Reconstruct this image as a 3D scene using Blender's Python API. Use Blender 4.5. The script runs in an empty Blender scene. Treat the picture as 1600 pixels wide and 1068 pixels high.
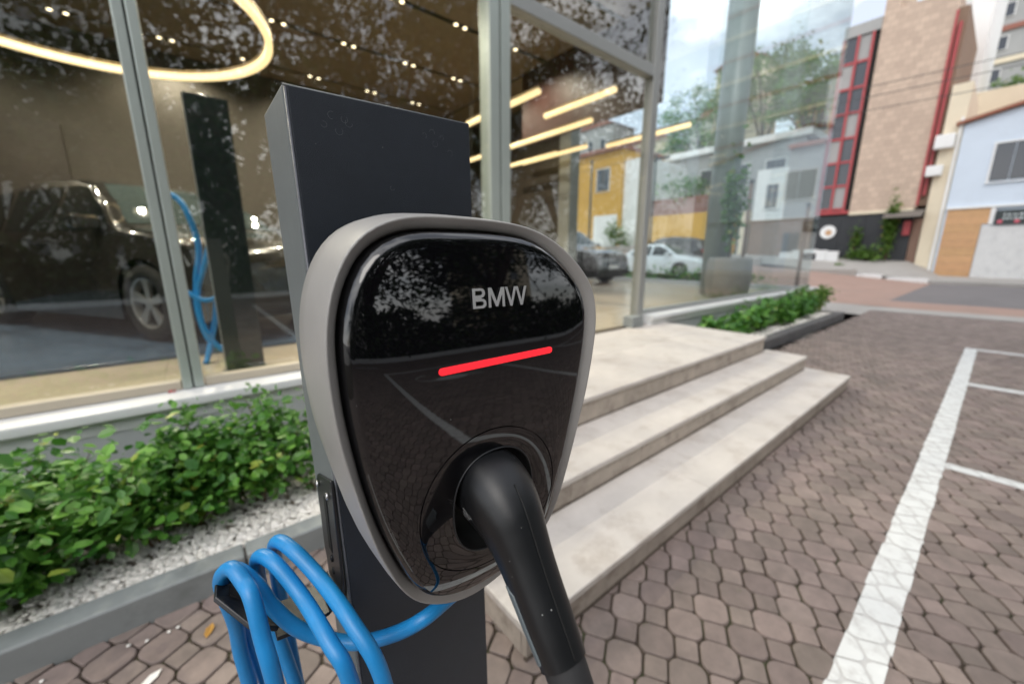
import bpy, bmesh, math, random
from math import sin, cos, tan, radians as rad, pi, sqrt, atan2
from mathutils import Vector as V, Matrix
random.seed(7)
R = random.Random(11)
sc = bpy.context.scene
col = sc.collection

# ------------------------------------------------------------------ camera
CAMZ = 1.3
cam_d = bpy.data.cameras.new('camera')
cam = bpy.data.objects.new('camera', cam_d)
col.objects.link(cam)
cam.location = (0, 0, CAMZ)
cam.rotation_euler = (rad(90 - 12.58), 0, rad(-39.1))
cam_d.sensor_width = 36
cam_d.lens = 36 * 610.4 / 1600
cam_d.clip_start = 0.02
cam_d.clip_end = 600
cam_d.dof.use_dof = True
cam_d.dof.focus_distance = 0.41
cam_d.dof.aperture_fstop = 3.1
cam_d.dof.aperture_blades = 0
sc.camera = cam

# ------------------------------------------------------------------ world, sun, exposure
SUN_EL, SUN_AZ = rad(50), rad(238)          # azimuth measured from +Y towards +X
world = bpy.data.worlds.new('World')
sc.world = world
world.use_nodes = True
nt = world.node_tree
nt.nodes.clear()
sky = nt.nodes.new('ShaderNodeTexSky')
sky.sky_type = 'NISHITA'
sky.sun_disc = False
sky.sun_elevation = SUN_EL
sky.sun_rotation = SUN_AZ
sky.air_density = 1.0
sky.dust_density = 2.0
tc = nt.nodes.new('ShaderNodeTexCoord')
mp = nt.nodes.new('ShaderNodeMapping')
mp.inputs['Scale'].default_value = (1.6, 1.6, 3.2)
nz = nt.nodes.new('ShaderNodeTexNoise')
nz.inputs['Scale'].default_value = 1.5
nz.inputs['Detail'].default_value = 7
nz.inputs['Roughness'].default_value = 0.55
cr = nt.nodes.new('ShaderNodeValToRGB')
cr.color_ramp.elements[0].position = 0.46
cr.color_ramp.elements[1].position = 0.66
cr.color_ramp.elements[0].color = (0.24, 0.24, 0.24, 1)
mx = nt.nodes.new('ShaderNodeMix')
mx.data_type = 'RGBA'
mx.inputs[7].default_value = (18, 18.1, 18.3, 1)   # bright thin overcast
bg = nt.nodes.new('ShaderNodeBackground')
bg.inputs['Strength'].default_value = 0.15
wo = nt.nodes.new('ShaderNodeOutputWorld')
L = nt.links.new
L(tc.outputs['Generated'], mp.inputs['Vector'])
L(mp.outputs['Vector'], nz.inputs['Vector'])
L(nz.outputs['Fac'], cr.inputs['Fac'])
L(cr.outputs['Color'], mx.inputs[0])
L(sky.outputs['Color'], mx.inputs[6])
L(mx.outputs[2], bg.inputs['Color'])
L(bg.outputs['Background'], wo.inputs['Surface'])

sun_d = bpy.data.lights.new('sun', 'SUN')
sun_d.energy = 0.8
sun_d.angle = rad(30)
sun_d.color = (1.0, 0.96, 0.9)
sun = bpy.data.objects.new('sun', sun_d)
col.objects.link(sun)
sd = V((sin(SUN_AZ) * cos(SUN_EL), cos(SUN_AZ) * cos(SUN_EL), sin(SUN_EL)))
sun.rotation_euler = sd.to_track_quat('Z', 'Y').to_euler()

sc.view_settings.view_transform = 'Standard'
sc.view_settings.look = 'None'
sc.view_settings.exposure = 0.02
sc.view_settings.gamma = 1
sc.render.engine = 'CYCLES'
sc.cycles.max_bounces = 10
sc.cycles.transparent_max_bounces = 24
sc.cycles.glossy_bounces = 5
sc.cycles.sample_clamp_indirect = 6
sc.cycles.caustics_reflective = False
sc.cycles.caustics_refractive = False

# ------------------------------------------------------------------ helpers
FOC = 610.4
_yaw, _pit = rad(39.1), rad(-12.58)
_F = V((sin(_yaw) * cos(_pit), cos(_yaw) * cos(_pit), sin(_pit)))
_R = V((cos(_yaw), -sin(_yaw), 0))
_U = _R.cross(_F)


def ray(px, py):
    return _R * ((px - 800) / FOC) - _U * ((py - 534) / FOC) + _F


def atY(px, py, y):
    d = ray(px, py)
    return V((0, 0, CAMZ)) + d * (y / d.y)


def atX(px, py, x):
    d = ray(px, py)
    return V((0, 0, CAMZ)) + d * (x / d.x)


class MB:
    def __init__(s):
        s.v, s.f, s.m = [], [], []
        s.mat = 0

    def face(s, pts):
        n = len(s.v)
        s.v += [tuple(p) for p in pts]
        s.f.append(tuple(range(n, n + len(pts))))
        s.m.append(s.mat)

    def box(s, x0, y0, z0, x1, y1, z1):
        x0, x1 = min(x0, x1), max(x0, x1)
        y0, y1 = min(y0, y1), max(y0, y1)
        z0, z1 = min(z0, z1), max(z0, z1)
        n = len(s.v)
        s.v += [(x0, y0, z0), (x1, y0, z0), (x1, y1, z0), (x0, y1, z0), (x0, y0, z1), (x1, y0, z1), (x1, y1, z1), (x0, y1, z1)]
        for q in ((0, 3, 2, 1), (4, 5, 6, 7), (0, 1, 5, 4), (1, 2, 6, 5), (2, 3, 7, 6), (3, 0, 4, 7)):
            s.f.append(tuple(n + i for i in q))
            s.m.append(s.mat)
        return s

    def hexa(s, p):           # 8 points, bottom loop then top loop
        n = len(s.v)
        s.v += [tuple(q) for q in p]
        for q in ((0, 3, 2, 1), (4, 5, 6, 7), (0, 1, 5, 4), (1, 2, 6, 5), (2, 3, 7, 6), (3, 0, 4, 7)):
            s.f.append(tuple(n + i for i in q))
            s.m.append(s.mat)
        return s

    def loops(s, ls, close=True, cap0=False, cap1=False):
        n = len(s.v)
        k = len(ls[0])
        for l in ls:
            s.v += [tuple(p) for p in l]
        for i in range(len(ls) - 1):
            for j in range(k if close else k - 1):
                a, b = n + i * k + j, n + i * k + (j + 1) % k
                s.f.append((a, b, b + k, a + k))
                s.m.append(s.mat)
        if cap0:
            s.f.append(tuple(n + j for j in range(k))[::-1])
            s.m.append(s.mat)
        if cap1:
            s.f.append(tuple(n + (len(ls) - 1) * k + j for j in range(k)))
            s.m.append(s.mat)
        return s

    def prism(s, poly, d):    # poly: list of points, extruded by vector d
        d = V(d)
        return s.loops([[V(p) for p in poly], [V(p) + d for p in poly]], True, True, True)

    def tube(s, pts, r, n=10, cap=True, closed=False):
        pts = [V(p) for p in pts]
        rs = r if isinstance(r, (list, tuple)) else [r] * len(pts)
        ls = []
        up = None
        m = len(pts)
        for i, p in enumerate(pts):
            if closed:
                t = pts[(i + 1) % m] - pts[i - 1]
            else:
                t = pts[min(i + 1, m - 1)] - pts[max(i - 1, 0)]
            if t.length < 1e-9:
                t = V((0, 0, 1))
            t.normalize()
            if up is None:
                up = V((0, 0, 1)) if abs(t.z) < 0.9 else V((1, 0, 0))
            a = (up - t * up.dot(t)).normalized()
            b = t.cross(a)
            up = a
            ls.append([p + (a * cos(2 * pi * j / n) + b * sin(2 * pi * j / n)) * rs[i] for j in range(n)])
        if closed:
            ls.append(ls[0])
            return s.loops(ls)
        return s.loops(ls, True, cap, cap)

    def cyl(s, c, axis, r, h, n=20, r2=None):
        c = V(c)
        axis = V(axis).normalized()
        return s.tube([c, c + axis * h], [r, r if r2 is None else r2], n)

    def lathe(s, c, prof, n=24, axis='z', cap=True):
        c = V(c)
        ls = []
        for r, h in prof:
            l = []
            for j in range(n):
                a = 2 * pi * j / n
                if axis == 'z':
                    l.append(c + V((r * cos(a), r * sin(a), h)))
                elif axis == 'y':
                    l.append(c + V((r * cos(a), h, r * sin(a))))
                else:
                    l.append(c + V((h, r * cos(a), r * sin(a))))
            ls.append(l)
        return s.loops(ls, True, cap, cap)

    def mesh(s, name, mats, smooth=False):
        me = bpy.data.meshes.new(name)
        me.from_pydata(s.v, [], s.f)
        for m in (mats if isinstance(mats, (list, tuple)) else [mats]):
            me.materials.append(m)
        if any(s.m):
            me.polygons.foreach_set('material_index', s.m)
        if smooth:
            me.polygons.foreach_set('use_smooth', [True] * len(me.polygons))
        me.update()
        return me

    def build(s, name, mats, parent=None, smooth=False, bevel=0, fix=True, seg=2):
        me = s.mesh(name, mats, smooth)
        if fix:
            bm = bmesh.new()
            bm.from_mesh(me)
            bmesh.ops.recalc_face_normals(bm, faces=bm.faces)
            bm.to_mesh(me)
            bm.free()
        return link(name, me, parent, bevel, seg, smooth)


def link(name, me, parent=None, bevel=0, seg=2, smooth=False):
    o = bpy.data.objects.new(name, me)
    col.objects.link(o)
    if parent is not None:
        o.parent = parent
    if bevel:
        b = o.modifiers.new('bevel', 'BEVEL')
        b.width = bevel
        b.segments = seg
        b.limit_method = 'ANGLE'
        b.angle_limit = rad(35)
        b.harden_normals = False
    return o


def empty(name, label, cat, loc=(0, 0, 0), group=None, rz=0):
    o = bpy.data.objects.new(name, None)
    col.objects.link(o)
    o.location = loc
    o.rotation_euler = (0, 0, rz)
    o.empty_display_size = 0.1
    return tag(o, label, cat, group)


def tag(o, label, cat, group=None):
    o['label'] = label
    o['category'] = cat
    if group:
        o['group'] = group
    return o


def struct(o):
    o['kind'] = 'structure'
    return o


def stuff(o):
    o['kind'] = 'stuff'
    return o


def spline(P, n=8, closed=False):
    P = [V(p) for p in P]
    out = []
    m = len(P)
    for i in range(m if closed else m - 1):
        g = (lambda k: P[k % m]) if closed else (lambda k: P[max(0, min(m - 1, k))])
        a, b, c, d = g(i - 1), g(i), g(i + 1), g(i + 2)
        for k in range(n):
            t = k / n
            out.append(0.5 * ((2 * b) + (c - a) * t + (2 * a - 5 * b + 4 * c - d) * t * t + (3 * b - a - 3 * c + d) * t ** 3))
    if not closed:
        out.append(P[-1])
    return out


# ------------------------------------------------------------------ materials
def mat(name, color=(0.5, 0.5, 0.5), rough=0.5, metal=0.0, spec=0.5, emit=None, estr=0.0, coat=0.0, var=0.0, vscale=8.0, bump=0.0, bscale=60.0, rvar=0.0, dark=(0, 0, 0), dark_amt=0.0, dscale=3.0, objrand=0.0, ior=1.5, world=False):
    m = bpy.data.materials.new(name)
    m.use_nodes = True
    t = m.node_tree
    b = t.nodes['Principled BSDF']
    b.inputs['Base Color'].default_value = (*color, 1)
    b.inputs['Roughness'].default_value = rough
    b.inputs['Metallic'].default_value = metal
    b.inputs['Specular IOR Level'].default_value = spec
    b.inputs['IOR'].default_value = ior
    b.inputs['Coat Weight'].default_value = coat
    b.inputs['Coat Roughness'].default_value = 0.03
    if emit:
        b.inputs['Emission Color'].default_value = (*emit, 1)
        b.inputs['Emission Strength'].default_value = estr
    tcn = t.nodes.new('ShaderNodeTexCoord')
    vec = tcn.outputs['Object']
    if world:
        vec = t.nodes.new('ShaderNodeNewGeometry').outputs['Position']
    last = None
    if var or dark_amt or objrand:
        rgb = t.nodes.new('ShaderNodeRGB')
        rgb.outputs[0].default_value = (*color, 1)
        last = rgb.outputs[0]
    if var:
        n = t.nodes.new('ShaderNodeTexNoise')
        n.inputs['Scale'].default_value = vscale
        n.inputs['Detail'].default_value = 6
        n.inputs['Roughness'].default_value = 0.65
        t.links.new(vec, n.inputs['Vector'])
        mr = t.nodes.new('ShaderNodeMapRange')
        mr.inputs['From Min'].default_value = 0.25
        mr.inputs['From Max'].default_value = 0.75
        mr.inputs['To Min'].default_value = 1 - var
        mr.inputs['To Max'].default_value = 1 + var
        t.links.new(n.outputs['Fac'], mr.inputs['Value'])
        hs = t.nodes.new('ShaderNodeHueSaturation')
        t.links.new(last, hs.inputs['Color'])
        t.links.new(mr.outputs[0], hs.inputs['Value'])
        last = hs.outputs[0]
        if rvar:
            mr2 = t.nodes.new('ShaderNodeMapRange')
            mr2.inputs['To Min'].default_value = rough - rvar
            mr2.inputs['To Max'].default_value = rough + rvar
            t.links.new(n.outputs['Fac'], mr2.inputs['Value'])
            t.links.new(mr2.outputs[0], b.inputs['Roughness'])
    if objrand:
        oi = t.nodes.new('ShaderNodeObjectInfo')
        gi = t.nodes.new('ShaderNodeNewGeometry')
        ad = t.nodes.new('ShaderNodeMath')
        ad.operation = 'ADD'
        t.links.new(oi.outputs['Random'], ad.inputs[0])
        t.links.new(gi.outputs['Random Per Island'], ad.inputs[1])
        fr = t.nodes.new('ShaderNodeMath')
        fr.operation = 'FRACT'
        t.links.new(ad.outputs[0], fr.inputs[0])
        mr = t.nodes.new('ShaderNodeMapRange')
        mr.inputs['To Min'].default_value = 1 - objrand
        mr.inputs['To Max'].default_value = 1 + objrand
        t.links.new(fr.outputs[0], mr.inputs['Value'])
        hs = t.nodes.new('ShaderNodeHueSaturation')
        t.links.new(last, hs.inputs['Color'])
        t.links.new(mr.outputs[0], hs.inputs['Value'])
        ml = t.nodes.new('ShaderNodeMapRange')
        ml.inputs['To Min'].default_value = 0.5 - 0.05 * objrand
        ml.inputs['To Max'].default_value = 0.5 + 0.05 * objrand
        w = t.nodes.new('ShaderNodeTexWhiteNoise')
        w.noise_dimensions = '1D'
        t.links.new(fr.outputs[0], w.inputs['W'])
        t.links.new(w.outputs['Value'], ml.inputs['Value'])
        t.links.new(ml.outputs[0], hs.inputs['Hue'])
        last = hs.outputs[0]
    if dark_amt:
        n = t.nodes.new('ShaderNodeTexNoise')
        n.inputs['Scale'].default_value = dscale
        n.inputs['Detail'].default_value = 8
        n.inputs['Roughness'].default_value = 0.7
        t.links.new(vec, n.inputs['Vector'])
        r2 = t.nodes.new('ShaderNodeValToRGB')
        r2.color_ramp.elements[0].position = 0.5
        r2.color_ramp.elements[1].position = 0.72
        r2.color_ramp.elements[1].color = (dark_amt,) * 3 + (1,)
        t.links.new(n.outputs['Fac'], r2.inputs['Fac'])
        mm = t.nodes.new('ShaderNodeMix')
        mm.data_type = 'RGBA'
        mm.inputs[7].default_value = (*dark, 1)
        t.links.new(r2.outputs['Color'], mm.inputs[0])
        t.links.new(last, mm.inputs[6])
        last = mm.outputs[2]
    if last is not None:
        t.links.new(last, b.inputs['Base Color'])
    if bump:
        n = t.nodes.new('ShaderNodeTexNoise')
        n.inputs['Scale'].default_value = bscale
        n.inputs['Detail'].default_value = 4
        t.links.new(vec, n.inputs['Vector'])
        bp = t.nodes.new('ShaderNodeBump')
        bp.inputs['Strength'].default_value = bump
        bp.inputs['Distance'].default_value = 0.002
        t.links.new(n.outputs['Fac'], bp.inputs['Height'])
        t.links.new(bp.outputs[0], b.inputs['Normal'])
    return m


def specks(m, scale, thr, color, rough=0.7):
    """dust and dried drops: small spots of another colour and roughness"""
    t = m.node_tree
    b = t.nodes['Principled BSDF']
    tcn = t.nodes.new('ShaderNodeTexCoord')
    vo = t.nodes.new('ShaderNodeTexVoronoi')
    vo.inputs['Scale'].default_value = scale
    t.links.new(tcn.outputs['Object'], vo.inputs['Vector'])
    # only some cells carry a speck, of differing size
    sp = t.nodes.new('ShaderNodeSeparateColor')
    t.links.new(vo.outputs['Color'], sp.inputs[0])
    mr = t.nodes.new('ShaderNodeMapRange')
    mr.inputs['From Min'].default_value = 0.72
    mr.inputs['From Max'].default_value = 1.0
    mr.inputs['To Min'].default_value = 0.0
    mr.inputs['To Max'].default_value = thr
    t.links.new(sp.outputs[0], mr.inputs['Value'])
    lt = t.nodes.new('ShaderNodeMath')
    lt.operation = 'LESS_THAN'
    t.links.new(vo.outputs['Distance'], lt.inputs[0])
    t.links.new(mr.outputs[0], lt.inputs[1])
    mm = t.nodes.new('ShaderNodeMix')
    mm.data_type = 'RGBA'
    src = b.inputs['Base Color'].links
    if src:
        t.links.new(src[0].from_socket, mm.inputs[6])
    else:
        mm.inputs[6].default_value = b.inputs['Base Color'].default_value
    mm.inputs[7].default_value = (*color, 1)
    t.links.new(lt.outputs[0], mm.inputs[0])
    t.links.new(mm.outputs[2], b.inputs['Base Color'])
    r = t.nodes.new('ShaderNodeMapRange')
    r.inputs['To Min'].default_value = b.inputs['Roughness'].default_value
    r.inputs['To Max'].default_value = rough
    t.links.new(lt.outputs[0], r.inputs['Value'])
    if not b.inputs['Roughness'].links:
        t.links.new(r.outputs[0], b.inputs['Roughness'])
    return m


def glass_mat(name, f0=0.07, tint=(0.93, 0.96, 0.95)):
    """window pane: see-through with an angle dependent mirror"""
    m = bpy.data.materials.new(name)
    m.use_nodes = True
    t = m.node_tree
    t.nodes.clear()
    o = t.nodes.new('ShaderNodeOutputMaterial')
    tr = t.nodes.new('ShaderNodeBsdfTransparent')
    tr.inputs[0].default_value = (*tint, 1)
    gl = t.nodes.new('ShaderNodeBsdfGlossy')
    gl.inputs['Roughness'].default_value = 0.0
    g = t.nodes.new('ShaderNodeNewGeometry')
    d = t.nodes.new('ShaderNodeVectorMath')
    d.operation = 'DOT_PRODUCT'
    t.links.new(g.outputs['Normal'], d.inputs[0])
    t.links.new(g.outputs['Incoming'], d.inputs[1])
    ab = t.nodes.new('ShaderNodeMath')
    ab.operation = 'ABSOLUTE'
    t.links.new(d.outputs['Value'], ab.inputs[0])
    om = t.nodes.new('ShaderNodeMath')
    om.operation = 'SUBTRACT'
    om.inputs[0].default_value = 1
    t.links.new(ab.outputs[0], om.inputs[1])
    pw = t.nodes.new('ShaderNodeMath')
    pw.operation = 'POWER'
    pw.inputs[1].default_value = 5
    t.links.new(om.outputs[0], pw.inputs[0])
    mr = t.nodes.new('ShaderNodeMapRange')
    mr.inputs['To Min'].default_value = f0
    mr.inputs['To Max'].default_value = 0.9
    t.links.new(pw.outputs[0], mr.inputs['Value'])
    mix = t.nodes.new('ShaderNodeMixShader')
    t.links.new(mr.outputs[0], mix.inputs[0])
    t.links.new(tr.outputs[0], mix.inputs[1])
    t.links.new(gl.outputs[0], mix.inputs[2])
    t.links.new(mix.outputs[0], o.inputs['Surface'])
    return m


def leaf_mat(name, c, c2, trans=0.35, rough=0.45):
    m = bpy.data.materials.new(name)
    m.use_nodes = True
    t = m.node_tree
    t.nodes.clear()
    o = t.nodes.new('ShaderNodeOutputMaterial')
    g = t.nodes.new('ShaderNodeNewGeometry')
    oi = t.nodes.new('ShaderNodeObjectInfo')
    ad = t.nodes.new('ShaderNodeMath')
    ad.operation = 'ADD'
    t.links.new(oi.outputs['Random'], ad.inputs[0])
    t.links.new(g.outputs['Random Per Island'], ad.inputs[1])
    fr = t.nodes.new('ShaderNodeMath')
    fr.operation = 'FRACT'
    t.links.new(ad.outputs[0], fr.inputs[0])
    cr = t.nodes.new('ShaderNodeValToRGB')
    cr.color_ramp.elements[0].color = (*c, 1)
    cr.color_ramp.elements[1].color = (*c2, 1)
    e = cr.color_ramp.elements.new(0.75)
    e.color = (*[(a * 0.55 + b * 0.45) for a, b in zip(c, c2)], 1)
    e = cr.color_ramp.elements.new(0.96)
    e.color = (*c2, 1)
    e = cr.color_ramp.elements.new(0.985)
    e.color = (c2[0] * 1.7, c2[1] * 0.85, c2[2], 1)
    t.links.new(fr.outputs[0], cr.inputs['Fac'])
    p = t.nodes.new('ShaderNodeBsdfPrincipled')
    p.inputs['Roughness'].default_value = rough
    t.links.new(cr.outputs[0], p.inputs['Base Color'])
    tl = t.nodes.new('ShaderNodeBsdfTranslucent')
    t.links.new(cr.outputs[0], tl.inputs[0])
    mix = t.nodes.new('ShaderNodeMixShader')
    mix.inputs[0].default_value = trans
    t.links.new(p.outputs[0], mix.inputs[1])
    t.links.new(tl.outputs[0], mix.inputs[2])
    t.links.new(mix.outputs[0], o.inputs['Surface'])
    return m


M = {}
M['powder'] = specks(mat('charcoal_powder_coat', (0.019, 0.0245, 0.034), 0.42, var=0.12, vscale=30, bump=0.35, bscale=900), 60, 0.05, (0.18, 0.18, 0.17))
M['powder_skylit'] = specks(mat('skylit_charcoal_coat', (0.155, 0.172, 0.174), 0.5, var=0.08, vscale=20, bump=0.25, bscale=900), 70, 0.06, (0.35, 0.35, 0.33))  # same charcoal paint, made lighter for the sky light on the post's side
M['edge'] = mat('rolled_sheet_edge', (0.09, 0.095, 0.11), 0.35, var=0.3, vscale=200)
M['frame'] = mat('warm_grey_plastic', (0.335, 0.325, 0.312), 0.42, var=0.05, vscale=25, bump=0.08, bscale=1500)
M['gloss'] = specks(mat('black_glass', (0.0035, 0.0035, 0.0045), 0.012, spec=0.5, ior=1.72), 95, 0.05, (0.35, 0.35, 0.34), 0.8)
M['black'] = mat('matt_black_plastic', (0.012, 0.012, 0.013), 0.55)
M['recess'] = mat('deep_black_plastic', (0.004, 0.004, 0.004), 0.6)
M['rubber'] = specks(mat('soft_black_rubber', (0.006, 0.0065, 0.0075), 0.33, var=0.1, vscale=40, bump=0.12, bscale=1800), 140, 0.09, (0.3, 0.3, 0.29))
M['boot'] = mat('dark_grey_rubber', (0.022, 0.022, 0.023), 0.6, bump=0.1, bscale=900)
M['strip'] = mat('grey_grip_strip', (0.13, 0.155, 0.165), 0.45)
M['print'] = mat('pale_print', (0.42, 0.42, 0.42), 0.5)
M['letter'] = mat('silver_lettering', (0.45, 0.46, 0.46), 0.38, metal=0.25)
M['red_led'] = mat('red_light_bar', (0.7, 0.02, 0.03), 0.3, emit=(1.0, 0.018, 0.03), estr=1.0)
M['cable'] = specks(mat('blue_cable_sheath', (0.016, 0.245, 0.58), 0.36, var=0.10, vscale=35, bump=0.05, bscale=500), 130, 0.05, (0.25, 0.4, 0.55))
M['hook'] = mat('black_coated_steel', (0.014, 0.015, 0.017), 0.33, bump=0.1, bscale=800)
M['screw'] = mat('zinc_screw', (0.5, 0.5, 0.5), 0.3, metal=0.9)
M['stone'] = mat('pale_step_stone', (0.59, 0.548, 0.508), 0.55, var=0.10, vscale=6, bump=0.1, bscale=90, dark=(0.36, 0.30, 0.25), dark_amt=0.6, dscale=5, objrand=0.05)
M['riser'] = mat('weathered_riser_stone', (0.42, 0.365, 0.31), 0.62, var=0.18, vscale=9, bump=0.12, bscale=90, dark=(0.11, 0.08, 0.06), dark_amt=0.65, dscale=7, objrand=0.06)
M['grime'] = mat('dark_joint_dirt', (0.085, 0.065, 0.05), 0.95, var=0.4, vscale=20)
M['paver'] = mat('clay_paver', (0.222, 0.175, 0.155), 0.72, var=0.22, vscale=14, bump=0.3, bscale=220, dark=(0.125, 0.105, 0.09), dark_amt=0.75, dscale=2.3, objrand=0.2, world=True)
M['joint'] = mat('paver_joint_soil', (0.058, 0.043, 0.031), 0.95, var=0.4, vscale=40, dark=(0.05, 0.08, 0.02), dark_amt=0.85, dscale=2.6, bump=0.5, bscale=200)
M['paint'] = mat('worn_white_road_paint', (0.72, 0.73, 0.715), 0.6, var=0.06, vscale=12, dark=(0.40, 0.38, 0.36), dark_amt=0.7, dscale=14, bump=0.2, bscale=150)
M['paint_joint'] = mat('paint_in_joints', (0.56, 0.555, 0.54), 0.7, var=0.16, vscale=25)
M['kerb'] = mat('grey_granite_kerb', (0.25, 0.27, 0.27), 0.65, var=0.10, vscale=9, bump=0.15, bscale=160, dark=(0.08, 0.085, 0.08), dark_amt=0.4, dscale=5, objrand=0.04)
M['kerb_dark'] = mat('dark_weathered_kerb', (0.12, 0.115, 0.115), 0.8, var=0.25, vscale=9, dark=(0.05, 0.05, 0.05), dark_amt=0.5, dscale=4)
M['pebble'] = mat('white_pebble', (0.84, 0.81, 0.76), 0.6, objrand=0.14, var=0.06, vscale=30)
M['soil'] = mat('planter_soil', (0.26, 0.22, 0.18), 0.95, var=0.4, vscale=30)
M['plinth'] = mat('white_painted_ledge', (0.68, 0.69, 0.69), 0.35, var=0.03, vscale=4, dark=(0.45, 0.45, 0.43), dark_amt=0.25, dscale=3)
M['plinth_wall'] = mat('pale_grey_plinth', (0.47, 0.49, 0.50), 0.6, var=0.05, vscale=4)
M['alu'] = mat('pale_green_grey_aluminium', (0.42, 0.47, 0.44), 0.38, metal=0.35, var=0.05, vscale=3)
M['alu2'] = mat('grey_aluminium', (0.33, 0.34, 0.33), 0.4, metal=0.35, var=0.05, vscale=3)
M['gasket'] = mat('dark_gasket', (0.05, 0.055, 0.05), 0.7)
M['sill'] = mat('cream_sill_board', (0.50, 0.44, 0.35), 0.5, var=0.06, vscale=5)
M['glass'] = glass_mat('showroom_glass', 0.10)
M['glass_right'] = glass_mat('corner_glass', 0.035, (0.93, 0.97, 0.97))
M['glass_clear'] = glass_mat('screen_glass', 0.03, (0.95, 0.97, 0.97))
M['tile'] = mat('beige_floor_tile', (0.52, 0.44, 0.34), 0.22, var=0.04, vscale=2, objrand=0.02)
M['platform'] = mat('blue_grey_display_floor', (0.075, 0.115, 0.175), 0.25, var=0.25, vscale=3)
M['ceiling'] = mat('brown_ceiling_panel', (0.165, 0.120, 0.074), 0.6, var=0.08, vscale=2)
M['ceil_dark'] = mat('ceiling_groove', (0.012, 0.010, 0.008), 0.8)
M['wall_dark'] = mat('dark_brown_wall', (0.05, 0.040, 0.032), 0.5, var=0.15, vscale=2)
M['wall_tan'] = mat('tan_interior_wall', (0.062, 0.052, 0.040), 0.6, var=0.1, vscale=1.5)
M['reflection_red'] = mat('red_brown_reflection', (0.05, 0.018, 0.014), 0.5, var=0.1, vscale=2)
M['lamp'] = mat('warm_light_tube', (0.9, 0.75, 0.5), 0.5, emit=(1.0, 0.72, 0.36), estr=1.5)
M['spot'] = mat('warm_spot_lens', (0.9, 0.8, 0.6), 0.5, emit=(1.0, 0.80, 0.52), estr=5)
M['brass'] = mat('lamp_housing', (0.28, 0.2, 0.1), 0.4, metal=0.6)
M['totem'] = mat('dark_totem_panel', (0.022, 0.028, 0.028), 0.16, var=0.1, vscale=3)
M['carpaint_dark'] = mat('dark_bronze_car_paint', (0.05, 0.048, 0.045), 0.18, metal=0.5, coat=1.0)
M['carpaint_white'] = mat('white_car_paint', (0.72, 0.76, 0.78), 0.3, coat=1.0)
M['carpaint_black'] = mat('black_car_paint', (0.02, 0.018, 0.02), 0.2, coat=1.0)
M['carpaint_grey'] = mat('grey_car_paint', (0.30, 0.30, 0.32), 0.25, metal=0.4, coat=1.0)
M['carglass'] = mat('tinted_car_glass', (0.015, 0.018, 0.018), 0.03, spec=0.7)
M['carglass_light'] = mat('sky_tinted_windscreen', (0.05, 0.065, 0.065), 0.03, spec=0.9)
M['tyre'] = mat('tyre_rubber', (0.015, 0.015, 0.015), 0.8)
M['rim'] = mat('alloy_rim', (0.55, 0.54, 0.53), 0.3, metal=0.7)
M['rim_dark'] = mat('dark_rim_back', (0.02, 0.02, 0.02), 0.6)
M['chrome'] = mat('bright_trim', (0.6, 0.6, 0.6), 0.15, metal=1)
M['taillight'] = mat('red_tail_lamp', (0.55, 0.03, 0.03), 0.2)
M['headlight'] = mat('clear_head_lamp', (0.30, 0.31, 0.32), 0.25)
M['plate'] = mat('number_plate', (0.55, 0.56, 0.56), 0.5)
M['bark'] = mat('tree_bark', (0.085, 0.065, 0.05), 0.9, var=0.3, vscale=9, bump=0.6, bscale=25)
M['stem'] = mat('woody_stem', (0.10, 0.06, 0.035), 0.85, var=0.2, vscale=30)
M['leaf'] = leaf_mat('hedge_leaf', (0.045, 0.165, 0.026), (0.22, 0.47, 0.075), 0.28, 0.32)
M['leaf_tree'] = leaf_mat('tree_leaf', (0.022, 0.05, 0.014), (0.07, 0.13, 0.03), 0.3)
M['leaf_lime'] = leaf_mat('lime_leaf', (0.09, 0.19, 0.025), (0.22, 0.36, 0.07), 0.35)
M['leaf_dry'] = mat('dry_yellow_leaf', (0.45, 0.24, 0.05), 0.7, var=0.2, vscale=60)
M['grass'] = mat('joint_grass', (0.10, 0.24, 0.03), 0.7)
M['asphalt'] = mat('pale_asphalt', (0.165, 0.152, 0.150), 0.85, var=0.12, vscale=1.2, bump=0.3, bscale=80, dark=(0.11, 0.10, 0.10), dark_amt=0.4, dscale=0.5)
M['pink'] = mat('pinkish_paved_crossing', (0.34, 0.225, 0.18), 0.85, var=0.14, vscale=1.5, dark=(0.24, 0.2, 0.18), dark_amt=0.5, dscale=0.8)
M['concrete'] = mat('pale_concrete', (0.36, 0.34, 0.315), 0.85, var=0.1, vscale=1.0, dark=(0.24, 0.23, 0.21), dark_amt=0.4, dscale=0.7)
M['wp_white'] = mat('white_kerb_paint', (0.74, 0.74, 0.73), 0.6, var=0.06, vscale=6)
M['wall_blue'] = mat('pale_blue_render', (0.62, 0.70, 0.79), 0.75, var=0.04, vscale=1, dark=(0.42, 0.46, 0.5), dark_amt=0.25, dscale=0.7)
M['wood'] = mat('orange_brown_cladding', (0.58, 0.34, 0.17), 0.6, var=0.1, vscale=4, objrand=0.07)
M['shutter'] = mat('white_roller_shutter', (0.80, 0.80, 0.79), 0.5, dark=(0.46, 0.46, 0.47), dark_amt=0.45, dscale=3.2, var=0.05, vscale=3)
M['sign_dark'] = mat('dark_sign_board', (0.03, 0.04, 0.04), 0.4)
M['sign_pink'] = mat('pink_sign_mark', (0.6, 0.12, 0.16), 0.5)
M['sign_pale'] = mat('pale_sign_mark', (0.5, 0.55, 0.55), 0.5)
M['cream'] = mat('cream_render', (0.74, 0.65, 0.49), 0.8, var=0.05, vscale=0.8, dark=(0.5, 0.42, 0.3), dark_amt=0.3, dscale=0.6)
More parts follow.
